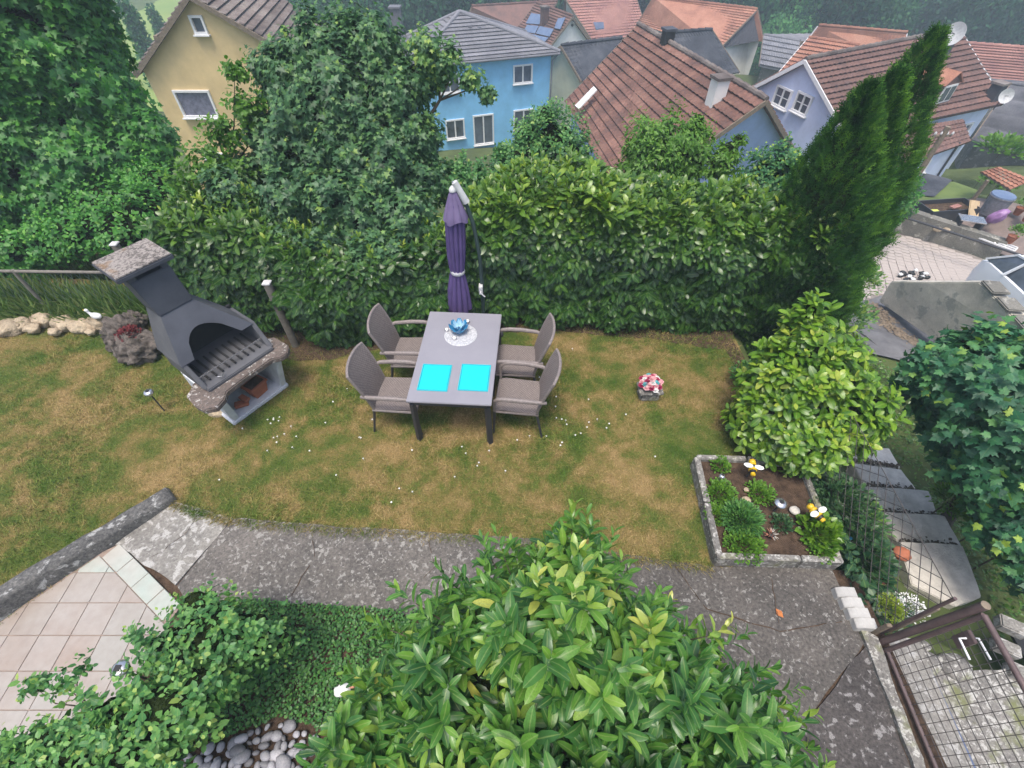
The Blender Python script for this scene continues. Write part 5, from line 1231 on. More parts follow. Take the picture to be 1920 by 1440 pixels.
h, T = house('corrugated_shed', 'shed with grey corrugated roof at the right edge in front of the red roof', P(1895, 158, -3.1), P(2010, 175, -3.1), P(1823, 262, -4.2), P(1960, 300, -4.2), None, None, -6, M['grey_wall'], M['corrugated'], 4, 60, cat='shed', amp=.03, lift=.02)
# ------------------------------------------------------------------ driveway, lane, pavers
def PG(px, py, z=-3.):
    for _ in range(12):
        q = P(px, py, z); z = .5 * z + .5 * H1(q.x, q.y)
    return P(px, py, z)
def drape(name, pix, zg, mat, dz, parent=None, kind='structure', seed=0, amp=.05):
    """flat sheet lying on the terrain, outline from ground points"""
    poly = wavy([tuple(PG(x, y, zg)[:2]) for x, y in pix], .4, amp, seed); bm = bmesh.new()
    f = bm.faces.new([bm.verts.new((x, y, 0)) for x, y in poly]); bmesh.ops.triangulate(bm, faces=[f])
    bmesh.ops.subdivide_edges(bm, edges=[e for e in bm.edges if e.calc_length() > .8], cuts=2, use_grid_fill=True)
    bmesh.ops.subdivide_edges(bm, edges=[e for e in bm.edges if e.calc_length() > .6], cuts=1, use_grid_fill=True)
    for v in bm.verts: v.co.z = H1(v.co.x, v.co.y) + dz
    bmesh.ops.recalc_face_normals(bm, faces=bm.faces)
    me = bpy.data.meshes.new(name); bm.to_mesh(me); bm.free(); o = link(name, me, mat, parent)
    return tag(o, kind=kind) if kind else o
lane = drape('lane', [(1560, 560), (1640, 540), (1665, 560), (1760, 640), (1730, 690), (1610, 660)], -2.5, M['asphalt'], .035, seed=2)
drv = drape('driveway', [(1560, 480), (1640, 442), (1690, 440), (1960, 525), (1960, 640), (1850, 590), (1650, 556), (1580, 570)], -3.1, M['joint'], .04, seed=3)
dpoly = [tuple(PG(x, y, -3.1)[:2]) for x, y in [(1570, 485), (1640, 446), (1690, 444), (1950, 528), (1950, 630), (1850, 585), (1650, 553), (1585, 566)]]
u_ = (P(1900, 530, -3.1) - P(1640, 480, -3.1)); u_.z = 0; u_.normalize(); v_ = Vector((-u_.y, u_.x, 0)); pm_ = None; cells = []
pw, pl = .20, .16; o0 = P(1640, 480, -3.1)
for i in range(-30, 50):
    for j in range(-30, 30):
        q = o0 + u_ * (i * pw) + v_ * (j * pl + (.05 if i % 2 else 0)); cells.append((q.x, q.y))
cx = np.array(cells); ok = inside(dpoly, cx[:, 0], cx[:, 1]); cx = cx[ok]; cz = hgt(cx[:, 0], cx[:, 1]) + .045
px_, py_, dd_ = project(np.column_stack([cx, cz])); vis = (px_ > 1600) & (px_ < 1920) & (py_ > 445) & (py_ < 530)
order = np.argsort(np.where(vis, dd_, 1e3)); mbp = MB(); ang = math.atan2(u_.y, u_.x)
mb = MB(); mb.box((0, 0, 0), (pw - .003, pl - .016, .03)); pme = mb.mesh('paver'); pme.materials.append(M['paver'])
for n_i, k in enumerate(order):
    c = Vector((cx[k, 0], cx[k, 1], cz[k] + .005 + random.uniform(-.003, .003)))
    if n_i < 300:
        o = bpy.data.objects.new('paver', pme); col.objects.link(o); o.parent = drv; o.location = c; o.rotation_euler.z = ang
    else: mbp.box(c, (pw - .018, pl - .018, .03), rz=ang)
tag(mbp.build('paver_field', M['paver'], drv), kind='stuff')
# garden wall on the far side of the driveway
gw = thing('garden_wall', 'rough grey concrete wall along the far side of the paved driveway', 'wall')
pa, pb_ = P(1674, 440, -3.1), P(1866, 490, -3.1); mb = MB(); n__ = 16; rows = []
for i in range(n__ + 1):
    q = pa.lerp(pb_, i / n__); w = Vector((.10, .25, 0)); hh = (.75 if i > 0 else .45) * (1 - .28 * i / n__); j = noise.noise(q * 2) * .05
    z = H1(q.x, q.y) - .2; rows.append([Vector((q.x, q.y - .0 + j, z)), Vector((q.x + j, q.y + .06, -3.1 + hh)), Vector((q.x + w.x, q.y + w.y, -3.1 + hh + .02)), Vector((q.x + w.x, q.y + w.y + .03, z))])
mb.add([v for r in rows for v in r], [(i * 4 + j, i * 4 + 4 + j, i * 4 + 5 + j, i * 4 + j + 1) for i in range(n__) for j in range(3)] + [(0, 1, 2, 3), (n__ * 4 + 3, n__ * 4 + 2, n__ * 4 + 1, n__ * 4)]); mb.build('masonry', M['grey_wall'], gw)
terr = drape('terrace', [(1700, 425), (1740, 395), (1830, 370), (1960, 410), (1960, 500), (1880, 480)], -2.7, simple('terrace_paving', (.22, .17, .15), (.15, .12, .11), 3, .9, .3), .03, seed=6)
drape('far_lawn', [(1660, 430), (1700, 370), (1760, 345), (1850, 360), (1800, 385), (1700, 420)], -3.2, simple('far_grass', (.12, .17, .04), (.08, .12, .03), 2, .9, .6), .05, seed=7)
dk_ = drape('wooden_deck', [(1690, 368), (1700, 320), (1798, 350), (1748, 374)], -3.8, M['slate'], .10, seed=8, amp=.01)
# utility pole with insulators
up_ = thing('utility_pole', 'brown wooden pole leaning in view beside the driveway wall, right of the thuja', 'pole', P(1648, 442, -3.1))
MB().tube([(0, 0, -.2), (0, 0, 3.08)], [.09, .065], 10).build('shaft', M['wood'], up_, smooth=True)
MB().bar((-.25, 0, 2.85), (.25, .05, 2.85), .05).build('crossarm', M['wood'], up_)
for s in (-1, -.3, .4, 1): MB().lathe([(.02, 0), (.03, .03), (.02, .07), (0, .08)], c=(.22 * s, 0, 2.88), n=8).build('insulator', M['plastic_white'], up_)
# long rails, benches and plants on the terrace
hr = thing('handrail', 'long dark metal handrail above the driveway wall', 'handrail'); a = P(1664, 397, -2.25); b = P(1925, 482, -2.25)
MB().tube([a, b], .03, 8).build('rail', M['tabledark'], hr)
for k in (0, 5): q = a.lerp(b, k / 5.); MB().tube([q, Vector((q.x, q.y, H1(q.x, q.y)))], .02, 6).build('baluster', M['tabledark'], hr)
for nm, (x0, y0, x1, y1), lab in (('trellis', (1770, 412, 1800, 430), 'white ladder trellis lying on the terrace, farther one'), ('trellis', (1830, 440, 1905, 468), 'long white ladder trellis lying on the terrace edge')):
    t_ = thing(nm, lab, 'trellis'); a = P(x0, y0, -2.62); b = P(x1, y1, -2.62); s = (b - a).normalized().cross(UPV) * .13
    for k in (-1, 0, 1): MB().bar(a + s * k, b + s * k, .035).build('slat', M['white'], t_)
    for k in range(5): q = a.lerp(b, k / 4.); MB().bar(q - s, q + s, .03, .02).build('rung', M['white'], t_)
for k, (x, y) in enumerate(((1752, 418), (1765, 424), (1775, 430), (1758, 430))):
    o = lump('white_rock', P(x, y, -2.6), (.12, .10, .06), M['rock'], amp=.3, seed=60 + k, sub=2); tag(o, 'pale flat rock on the terrace edge behind the driveway wall', 'rock', 'pale rocks on the terrace edge')
o = thing('patio_bench', 'grey slatted bench on the terrace above the driveway wall', 'bench', P(1808, 430, -2.6), -.35)
for k in range(5): MB().box((0, -.16 + k * .08, .32), (.62, .06, .03)).build('slat', M['alu'], o)
for s in (-1, 1): MB().box((s * .26, 0, .15), (.05, .34, .30)).build('leg', M['tabledark'], o)
pl_ = thing('planter_box', 'long black rectangular planter full of rubble on the terrace', 'planter', P(1765, 405, -2.65), .12)
for s in (-1, 1): MB().box((0, s * .32, .17), (1.5, .03, .38)).build('side_board', M['tabledark'], pl_); MB().box((s * .75, 0, .17), (.03, .61, .38)).build('end_board', M['tabledark'], pl_)
MB().box((0, 0, .22), (1.44, .60, .03)).build('soil', M['soil'], pl_)
o = MB().box((0, 0, 0), (.22, .16, .03)).build('plastic_scrap', M['yellowplastic'], None); o.location = P(1753, 396, -2.35); tag(o, 'small yellow green plastic scrap lying in the black planter', 'scrap')
o = MB().box((0, 0, 0), (.35, .14, .03), rz=.4).build('pink_board', M['tile_pink'], None); o.location = P(1792, 387, -2.3); tag(o, 'short pink board lying across the black planter', 'board')
o = MB().box((0, 0, 0), (.75, .04, .55)).build('plywood_board', M['wood_light'], None); o.location = P(1826, 395, -2.35); o.rotation_euler = (-.6, .3, .5); tag(o, 'light plywood board leaning between planter and round tub', 'board')
tb = thing('round_tub', 'grey round water tub with lid on the terrace', 'tub', P(1855, 400, -2.65)); MB().lathe([(.26, 0), (.30, .5), (.32, .52), (.32, .55), (.0, .56)], n=24).build('body', M['corrugated'], tb, smooth=True); MB().lathe([(.31, 0), (.30, .03), (0, .05)], c=(0, 0, .56), n=24).build('lid', M['solar'], tb, smooth=True)
o = lump('violet_bag', P(1870, 406, -2.5), (.17, .14, .28), M['violet'], amp=.3, seed=77); o.rotation_euler = (.3, .5, 0); tag(o, 'crumpled violet plastic bag beside the tub', 'bag')
for k, (x, y, mm, lab) in enumerate(((1905, 402, 'terracotta', 'orange clay pot with green plant right of the violet bag'), (1922, 415, 'terracotta', 'orange clay pot at the right edge of the picture'), (1890, 455, 'terracotta', 'clay pot with red flowers on the terrace edge'))):
    o = thing('flower_pot', lab, 'flower pot', P(x, y, -2.6)); MB().lathe([(.08, 0), (.12, .2), (.13, .21), (.10, .2), (0, .19)], n=16).build('pot', M[mm], o, smooth=True); tuft(o, 'foliage', tuple(Vector(o.location) + Vector((0, 0, .3))), .2, 150, M['bright'], TS, .08)
sh = thing('tiled_shelter', 'little roof of red tiles on leaning wooden posts at the right edge', 'shelter'); b1_ = PG(1832, 380); z1_ = PY(1852, 341, b1_.y).z; q = [P(1838, 323, z1_ + .02), P(1872, 313, z1_ + .2), P(1935, 338, z1_ + .2), P(1893, 356, z1_ + .02)]
for k in range(5):
    a, b = q[0].lerp(q[1], k / 5), q[3].lerp(q[2], k / 5); a2, b2 = q[0].lerp(q[1], (k + 1.1) / 5), q[3].lerp(q[2], (k + 1.1) / 5)
    nn = (b - a).cross(a2 - a).normalized(); nn = nn if nn.z > 0 else -nn
    course(lambda u: a2.lerp(b2, u), lambda u: a.lerp(b, u), 7, nn, 'tile_course', M['tile_orange'], sh, k, 5, .015, .04)
MB().slab(q if (q[1] - q[0]).cross(q[2] - q[1]).z > 0 else q[::-1], .03).build('boarding', M['wood'], sh)
for (x, y) in ((1852, 338), (1896, 350)): a = P(x, y, z1_); MB().bar(a, Vector((a.x, a.y, H1(a.x, a.y))), .08).build('post', M['wood'], sh)
# rendered wedge wall beside the lane
rw = thing('ramp_wall', 'pale stained rendered wedge wall between the lane and the white car', 'wall')
pts = [Vector((9.0, 9.35, -2.75)), Vector((9.17, 7.65, -2.45)), Vector((9.28, 5.9, -2.3)), Vector((9.28, 5.9, -1.15)), Vector((9.05, 7.65, -.92)), Vector((8.95, 8.5, -1.55)), Vector((8.95, 9.35, -2.15))]
mb = MB(); w = Vector((.30, .06, 0)); mb.add(pts + [p + w for p in pts], [tuple(range(7)), tuple(range(13, 6, -1))] + [(i, i + 7, (i + 1) % 7 + 7, (i + 1) % 7) for i in range(7)]); mb.build('masonry', M['ramp_wall'], rw, bevel=.02)
for k in range(4):
    a = Vector((9.22 + k * .03, 7.45 - k * .44, -.90 - k * .055)); o = MB().box(a, (.34, .40, .05), rz=-.1).build('coping_stone', M['grey_wall'], rw, bevel=.02)
for k in range(70):
    pass
lt = []
n_ = 900; t = rng.uniform(0, 1, n_); x = 8.85 + .1 * t + rng.normal(-.05, .12, n_); y = 9.3 - 2.2 * t + rng.normal(0, .05, n_); C = np.stack([x, y, hgt(x, y) + .05], 1)
o = link('leaf_litter', mesh_from(TS, C, rdir(n_) * [1, 1, .2], rdir(n_) * .4 + [0, 0, 1], rng.uniform(.04, .09, n_), rng.uniform(0, 1, n_), 'leaf_litter'), M['wood']); tag(o, kind='stuff')
o = thing('rubble_heap', 'dark rubbish heap with white bits at the lane end of the driveway', 'heap', P(1705, 522, -3.0))
for k in range(22): lump('rubble', (random.uniform(-.42, .42), random.uniform(-.2, .2), random.uniform(.03, .14)), (random.uniform(.04, .09), .05, .04), M['black' if k % 3 else 'white'], o, amp=.5, seed=k + 90, sub=2)
# ------------------------------------------------------------------ white car
car = thing('parked_car', 'white hatchback parked behind the wedge wall, cut by the right picture edge', 'car', (11.85, 7.75, -2.74), R_(88))
def sec(x, w, zs):     # cross section (half)
    return x, w, zs
prof = [(-2.05, .35, .62, .72), (-1.9, .30, .80, .82), (-1.2, .28, .92, .84), (-.75, .28, .98, .86), (0, .28, 1.0, .87), (1.0, .28, 1.0, .87), (1.75, .28, .98, .84), (2.0, .32, .90, .78), (2.08, .45, .72, .70)]
mb = MB(); V_ = []
for x, zb_, zt, w in prof:
    V_ += [(x, -w * .95, zb_), (x, -w, (zb_ + zt) / 2), (x, -w * .95, zt), (x, -w * .5, zt + .035), (x, 0, zt + .05), (x, w * .5, zt + .035), (x, w * .95, zt), (x, w, (zb_ + zt) / 2), (x, w * .95, zb_)]
n9 = 9; mb.add(V_, [(i * n9 + j, i * n9 + j + 1, (i + 1) * n9 + j + 1, (i + 1) * n9 + j) for i in range(len(prof) - 1) for j in range(8)] + [tuple(range(9))[::-1], tuple(8 * n9 + j for j in range(9))] + [(i * n9, (i + 1) * n9, (i + 1) * n9 + 8, i * n9 + 8) for i in range(len(prof) - 1)])
mb.build('body', M['carwhite'], car, smooth=True)
gh = [(-.85, .98, .80), (-.05, 1.42, .62), (.9, 1.44, .62), (1.55, 1.34, .58), (1.9, 1.0, .74)]
def gpt(i, s, q=1): x, z, w = gh[i]; return Vector((x, s * w * q, z))
# glasshouse: roof skin + windows
rf = MB(); xs_ = [(-.10, 1.42), (.2, 1.47), (.9, 1.48), (1.5, 1.38)]
vs = []
for x, z in xs_: vs += [(x, -.60, z - .03), (x, -.3, z + .01), (x, 0, z + .02), (x, .3, z + .01), (x, .60, z - .03)]
rf.add(vs, [(i * 5 + j, i * 5 + j + 1, (i + 1) * 5 + j + 1, (i + 1) * 5 + j) for i in range(3) for j in range(4)]); rf.build('roof', M['carwhite'], car, smooth=True)
MB().add([(-.10, -.60, 1.39), (-.10, .60, 1.39), (-.90, .78, .99), (-.90, -.78, .99)], [(0, 1, 2, 3)]).build('windscreen', M['glass'], car)
MB().add([(1.5, -.60, 1.35), (1.5, .60, 1.35), (1.92, .74, .98), (1.92, -.74, .98)], [(3, 2, 1, 0)]).build('rear_window', M['glass'], car)
for s in (-1, 1):
    MB().add([(-.10, s * .60, 1.39), (.9, s * .605, 1.45), (1.5, s * .60, 1.35), (1.92, s * .76, .98), (.5, s * .82, .99), (-.90, s * .79, .99)], [(0, 1, 2, 3, 4, 5)]).build('side_window', M['glass'], car)
    mb = MB()
    for a, b in (((-.10, s * .605, 1.40), (-.90, s * .80, 1.0)), ((.42, s * .615, 1.44), (.45, s * .83, 1.0)), ((1.15, s * .615, 1.42), (1.25, s * .83, 1.0)), ((-.10, s * .605, 1.41), (.9, s * .61, 1.465)), ((.9, s * .61, 1.465), (1.5, s * .605, 1.365)), ((1.5, s * .605, 1.36), (1.92, s * .77, .99))): mb.bar(a, b, .05, .04)
    mb.build('pillar', M['carwhite'], car)
    MB().lathe([(.05, -.05), (.08, 0), (.05, .05)], c=(-.62, s * .93, 1.02), n=12).build('mirror', M['carwhite'], car, smooth=True)
    lump('headlight', (-1.93, s * .58, .70), (.12, .16, .07), M['alu'], car, amp=.02, sub=2)
    for x in (-1.3, 1.35):
        wh = empty('wheel', (x, s * .80, .31)); wh.parent = car
        MB().lathe([(.2, -.1), (.30, -.09), (.315, 0), (.30, .09), (.2, .1)], n=24, M=Matrix.Rotation(R_(90), 3, 'X')).build('tyre', M['black'], wh, smooth=True)
        MB().lathe([(.0, .07), (.06, .09), (.19, .095), (.2, .08)], n=16, M=Matrix.Rotation(R_(90) * -s, 3, 'X')).build('rim', M['alu'], wh, smooth=True)
# ------------------------------------------------------------------ plants
LA = T_laurel(w=.175, curl=.18, fold=.05); LB = T_laurel(st=(0, .26, .6, .88, 1), w=.22); LC = T_laurel(st=(0, .26, .6, .86, 1), w=.23, curl=.2); MP = T_maple(1); MQ = T_maple(0, .1); SP = T_spray(); RS = T_simple(.33)
# ---- laurel hedge
def yf(x):
    return np.interp(x, [-6, -4.4, -3.3, -2.6, -1.8, -.5, .5, 2, 3.5, 4.4], [5.7, 5.45, 5.25, 4.98, 5.02, 5.38, 5.42, 5.36, 5.22, 5.3])
def zt(x):
    return np.interp(x, [-6, -4.6, -3.4, -2, -1, 0, .7, 1.5, 2.4, 3.4, 4.4], [1.2, 1.45, 1.55, 1.15, 1.25, 1.85, 2.0, 1.70, 1.70, 1.66, 1.6])
def hedge(x0, x1, n, seed, tone0):
    r = np.random.default_rng(seed); x = r.uniform(x0, x1, n); q = r.uniform(0, 1, n); top = q > .74
    H_ = zt(x); z = np.where(top, H_ + r.normal(0, .05, n), .06 + (H_ - .06) * r.uniform(0, 1, n) ** .9)
    depth = np.where(top, r.uniform(0, .95, n), 0)
    nz = np.array([noise.noise(Vector((a * 1.4, 3, b * 1.6))) + .7 * noise.noise(Vector((a * 3.7, 9, b * 3.9))) for a, b in zip(x, z)])
    y = yf(x) + depth - .22 * nz - .10 * np.sin(np.clip(z / H_, 0, 1) * 3.1) + r.normal(0, .05, n) + .30 * np.clip(z / H_ - .75, 0, 1) ** 1 * (~top)
    y = np.maximum(y, yf(x) - .28)
    z = z + np.where(top, .12 * nz, 0)
    D = np.stack([r.normal(0, .35, n), np.where(top, r.normal(-.15, .4, n), -1 + r.normal(0, .2, n)), np.where(top, 1., .28 + .5 * z / H_)], 1)
    Pp = np.stack([x, y, z], 1)
    L1 = shoots(Pp, D, 8, .168, .12, tilt=(38, 88), young=.12, tone0=tone0, tspread=.13, r=r)
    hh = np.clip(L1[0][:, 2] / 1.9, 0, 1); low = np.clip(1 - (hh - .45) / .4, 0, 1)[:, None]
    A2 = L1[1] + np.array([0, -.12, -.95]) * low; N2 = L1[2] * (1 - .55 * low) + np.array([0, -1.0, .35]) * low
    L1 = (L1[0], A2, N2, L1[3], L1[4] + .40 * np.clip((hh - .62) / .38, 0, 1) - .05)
    # some long young shoots that stand above the top
    m_ = n // 22; xx = r.uniform(x0, x1, m_); P2 = np.stack([xx, yf(xx) + r.uniform(.0, .7, m_), zt(xx) + r.uniform(.08, .26, m_)], 1)
    L2 = shoots(P2, np.stack([r.normal(0, .2, m_), r.normal(-.1, .2, m_), np.ones(m_)], 1), 9, .13, .24, tilt=(25, 60), young=.3, tone0=tone0 + .2, r=r)
    return cat_([L1, L2])
def hedge_core(root, x0, x1):  # solid body added inside the hedge to block light
    xs_ = np.linspace(x0, x1, 20); mb = MB(); 
    rows = [[(x, yf(x) + .20, -.3), (x, yf(x) + .16, 1.0), (x, yf(x) + .34, float(zt(x)) - .18), (x, yf(x) + .85, float(zt(x)) - .2), (x, yf(x) + .95, -.5)] for x in xs_]
    mb.add([tuple(map(float, v)) for r_ in rows for v in r_], [(i * 5 + j, i * 5 + 5 + j, i * 5 + 6 + j, i * 5 + 1 + j) for i in range(19) for j in range(4)] + [(0, 1, 2, 3, 4), (99, 98, 97, 96, 95)])
    o = mb.build('light_block_core', M['dark_core'], root); tag(o, kind='stuff')
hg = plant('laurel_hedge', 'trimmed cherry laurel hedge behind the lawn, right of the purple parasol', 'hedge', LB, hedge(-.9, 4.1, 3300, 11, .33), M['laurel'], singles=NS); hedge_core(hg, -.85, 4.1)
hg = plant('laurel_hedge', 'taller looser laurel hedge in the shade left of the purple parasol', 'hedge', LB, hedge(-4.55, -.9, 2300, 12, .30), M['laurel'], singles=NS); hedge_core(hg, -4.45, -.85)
def seen_root(o, pts, r0, **k): limbs(o, pts[0], pts[1:], r0, **k)
# ---- near laurel shrub under the window
BL = [((.22, .62, 1.05), (.62, .62, 1.05)), ((.75, .55, 1.05), (.48, .42, .85)), ((1.18, .35, .9), (.42, .36, .75)), ((-.35, .55, .9), (.48, .40, .8)), ((-.78, .28, .85), (.40, .36, .7)), ((.36, 1.18, 1.0), (.32, .30, .75)), ((.2, .0, 1.15), (.9, .42, .85)), ((1.5, .0, .7), (.42, .42, .7)), ((-.3, 1.0, .65), (.40, .30, .5)), ((.85, .95, .7), (.40, .30, .5)), ((-.1, .9, 1.3), (.26, .24, .4))]
r1 = np.random.default_rng(21)
Pp, D = on_blobs(BL, 860, .32, 3.2, back=.2, r=r1); D = unit(D + np.array([0, 0, .7]) + rdir(len(D), r1) * .45)
n = len(Pp); L1 = shoots(Pp, D, 10, .160, .24, tilt=(28, 82), young=.08, tone0=.30, tspread=.20, r=r1)
hot = np.array([noise.noise(Vector(p) * 1.7 + Vector((9, 2, 5))) for p in L1[0]]); old = np.clip((hot - .10) * 2.4, 0, 1) * r1.uniform(0, .66, len(hot))
cen = np.exp(-(((L1[0][:, 0] - .2) / .5) ** 2 + ((L1[0][:, 1] - .95) / .35) ** 2)); old = np.maximum(old, cen * r1.uniform(.1, .68, len(hot)) * (r1.uniform(0, 1, len(hot)) < .6))
L1 = (L1[0], L1[1], L1[2], L1[3], L1[4] + old)
Pi, Di = on_blobs([(c_b, tuple(np.array(r_b) * .78)) for c_b, r_b in BL], 330, .2, 3, back=.1, r=r1)
L1 = cat_([L1, shoots(Pi, unit(Di + np.array([0, 0, .6])), 7, .15, .2, tilt=(35, 85), young=0, tone0=.22, tspread=.12, r=r1)])
# long shoots
tips = [PY(1075, 945, 1.52), PY(1100, 965, 1.45), PY(1040, 990, 1.4), PY(905, 1010, 1.32), PY(960, 1060, 1.2), PY(1180, 1060, 1.2), PY(1450, 1250, .7), PY(860, 1110, 1.0), PY(780, 1190, .8), PY(930, 1000, 1.3), PY(1150, 1000, 1.3), PY(820, 1060, 1.15), PY(690, 1160, .95), PY(740, 1100, 1.0), PY(1240, 1110, 1.0), PY(1400, 1190, .85), PY(1500, 1290, .6), PY(1530, 1340, .5), PY(1565, 1410, .35), PY(600, 1390, .35), PY(1370, 1170, .8), PY(1000, 1030, 1.25), PY(640, 1260, .7), PY(1110, 980, 1.35), PY(1300, 1170, .85), PY(700, 1370, .45)]
ctr_ = Vector((.3, .45, 1.0)); LL = [L1]
for q in tips:
    base = Vector(q).lerp(ctr_, .30); d = (Vector(q) - base).normalized(); ln = .34
    hotp = .5 if abs(q.x - PY(1370, 1170, .8).x) < .12 and q.y > .7 else 0
    LL.append(shoots(np.array([q]), np.array([d + Vector((0, 0, .3))]), 15, .14, ln, tilt=(25, 80), young=.12, tone0=.45 + hotp * .9, r=r1))
    for _ in range(2): 
        qq = Vector(q).lerp(base, .45) + Vector(rdir(1, r1)[0]) * .10; LL.append(shoots(np.array([qq]), np.array([d + Vector((0, 0, .4))]), 10, .14, .2, tilt=(28, 80), young=.1, tone0=.4, r=r1))
L1 = cat_(LL)
fg = plant('laurel_shrub', 'large laurel shrub with yellowing leaves in the foreground below the window', 'shrub', LA, L1, M['laurel_fg'], (0.3, .5, 0), singles=NS)
core(BL, fg, .55)
limbs(fg, (.3, .5, -.05), [tuple(Vector(q).lerp(ctr_, .12)) for q in tips], .035, name='branch')
# ---- laurel shrub by the raised bed
BR = [((3.22, 3.50, .66), (.58, .52, .62)), ((3.18, 3.75, 1.08), (.32, .34, .44)), ((2.95, 3.30, .45), (.42, .40, .42)), ((3.62, 3.2, .62), (.42, .36, .42)), ((3.2, 2.98, .45), (.50, .32, .36)), ((3.10, 3.90, 1.42), (.12, .12, .22)), ((3.45, 3.65, .9), (.34, .3, .34)), ((2.9, 3.6, .8), (.28, .26, .34))]
r2 = np.random.default_rng(22); Pp, D = on_blobs(BR, 560, .26, 3.4, back=.25, r=r2); D = unit(D + np.array([0, 0, .55]) + rdir(len(D), r2) * .25)
L2 = shoots(Pp, D, 9, .155, .16, tilt=(40, 92), young=.25, tone0=.45, tspread=.2, r=r2)
tp2 = np.array([PY(1520, 555, 3.95), PY(1480, 600, 3.9), PY(1545, 610, 3.9), PY(1440, 640, 3.8)]); L2 = cat_([L2, shoots(tp2, np.tile([0, 0, 1.], (4, 1)), 10, .13, .22, tilt=(25, 70), young=.2, tone0=.5, r=r2)])
rs_ = plant('laurel_shrub', 'bright green rounded laurel shrub at the far side of the raised bed', 'shrub', LC, L2, M['laurel_r'], (3.12, 3.45, 0), singles=NS); core(BR, rs_, .7); limbs(rs_, (3.12, 3.45, -.1), [tuple(b[0]) for b in BR], .03)
# ---- thuja
th = thing('thuja', 'tall dark green thuja with three pointed tops at the end of the hedge', 'tree', (4.05, 5.55, -.2))
r3 = np.random.default_rng(23); spires = [((4.15, 5.75), P(1757, 62, 3.15), .66), ((3.98, 5.42), PY(1628, 165, 5.6), .62), ((4.2, 5.5), PY(1683, 140, 5.9), .50)]
Lt = []
for (bx, by), tip, rad in spires:
    n = 9500; h_ = r3.uniform(0, 1, n) ** 1.15; a = r3.uniform(-.35 * math.pi - math.pi / 2 - .9, .35 * math.pi - math.pi / 2 + .9, n); a = np.where(r3.uniform(0, 1, n) < .18, r3.uniform(0, 6.28, n), a)
    rr = rad * np.interp(h_, [0, .12, .3, .55, .8, .95, 1], [.80, 1.02, 1.06, .86, .48, .15, .02])
    lm = np.array([noise.noise(Vector((math.cos(x) * 1.6, math.sin(x) * 1.6, z * 5.5 + bx * 7))) + .6 * noise.noise(Vector((math.cos(x) * 4.6, math.sin(x) * 4.6, z * 15 + bx * 7))) for x, z in zip(a, h_)])
    rr = rr * (1 + .26 * lm + r3.normal(0, .05, n)); z0 = -.25
    cx = bx + (tip.x - bx) * h_; cy = by + (tip.y - by) * h_; z = z0 + (tip.z - z0) * h_
    C = np.stack([cx + np.cos(a) * rr, cy + np.sin(a) * rr, z], 1)
    A = np.stack([np.cos(a) * .55, np.sin(a) * .55, np.full(n, .9)], 1) + r3.normal(0, .28, (n, 3)); Nn = np.stack([-np.sin(a), np.cos(a), np.zeros(n)], 1) * r3.choice([-1, 1], n)[:, None] * .8 + np.stack([np.cos(a), np.sin(a), np.zeros(n)], 1) * .8 + r3.normal(0, .4, (n, 3))
    Lt.append((C, A, Nn, r3.uniform(.08, .17, n), np.clip(.48 + .65 * lm + r3.normal(0, .2, n), 0, 1)))
    mb = MB(); tv = Vector(tip); b0 = Vector((bx, by, z0)); 
    mb.tube([b0, b0.lerp(tv, .15), b0.lerp(tv, .35), b0.lerp(tv, .6), b0.lerp(tv, .85), b0.lerp(tv, .97)], [rad * .5, rad * .66, rad * .66, rad * .5, rad * .2, .01], 12); o = mb.build('light_block_core', M['dark_core'], th, smooth=True); o.location = -Vector(th.location); tag(o, kind='stuff')
C, A, Nn, S, T = cat_(Lt); tag(link('foliage', mesh_from(SP, C - np.array(th.location), A, Nn, S, T), M['thuja'], th), kind='stuff')
MB().tube([(0, 0, -.6), (0, 0, .4)], [.1, .08], 8).build('trunk', M['bark'], th)
# ---- broad trees
def tree(name, label, cat, base, blobs, n, K, ll, mat, tpl, seed, r0=.09, tone0=.4, stem=.18, tilt=(50, 95), up=.3, singles=0, kc=.62, back=.3, droop=0, amp=.2, tspread=.2, young=.25, lf=2.2, docore=True):
    r = np.random.default_rng(seed); Pp, D = on_blobs(blobs, n, amp, lf, back=back, r=r); D = unit(D + np.array([0, 0, up]) + rdir(len(D), r) * .35)
    Li = shoots(Pp, D, K, ll, stem, tilt=tilt, young=young, tone0=tone0, tspread=tspread, r=r)
    if droop: Li = (Li[0], Li[1] + np.array([0, 0, -droop]), Li[2], Li[3], Li[4])
    t = plant(name, label, cat, tpl, Li, mat, base, singles=singles)
    if docore: core(blobs, t, kc)
    limbs(t, base, [tuple(b[0]) for b in blobs], r0, seed=seed); return t
def pb3(lst): return [(tuple(PY(x, y, Y)), r) for x, y, Y, r in lst]
tree('acer_tree', 'dark green acer tree rising behind the hedge in front of the yellow and blue houses', 'tree', (-2.4, 7.3, -1.2),
     pb3([(640, 215, 7.3, .85), (560, 160, 7.4, .50), (510, 130, 7.3, .28), (740, 175, 7.2, .45), (785, 150, 7.2, .28), (600, 95, 7.5, .42), (700, 90, 7.4, .40), (655, 50, 7.6, .30), (590, 300, 6.9, .70), (710, 310, 6.8, .70), (500, 250, 7.0, .36), (470, 320, 6.7, .30), (775, 260, 7.0, .42), (790, 340, 6.7, .38), (650, 400, 6.1, .58), (550, 390, 6.1, .48), (760, 420, 5.9, .42), (600, 490, 5.5, .40), (700, 500, 5.4, .40), (640, 560, 5.15, .30), (740, 480, 5.5, .34), (540, 470, 5.6, .34), (430, 360, 6.1, .30)]), 4300, 6, .115, M['acer'], MQ, 31, .12, tone0=.32, droop=.35, amp=.32, back=.15)
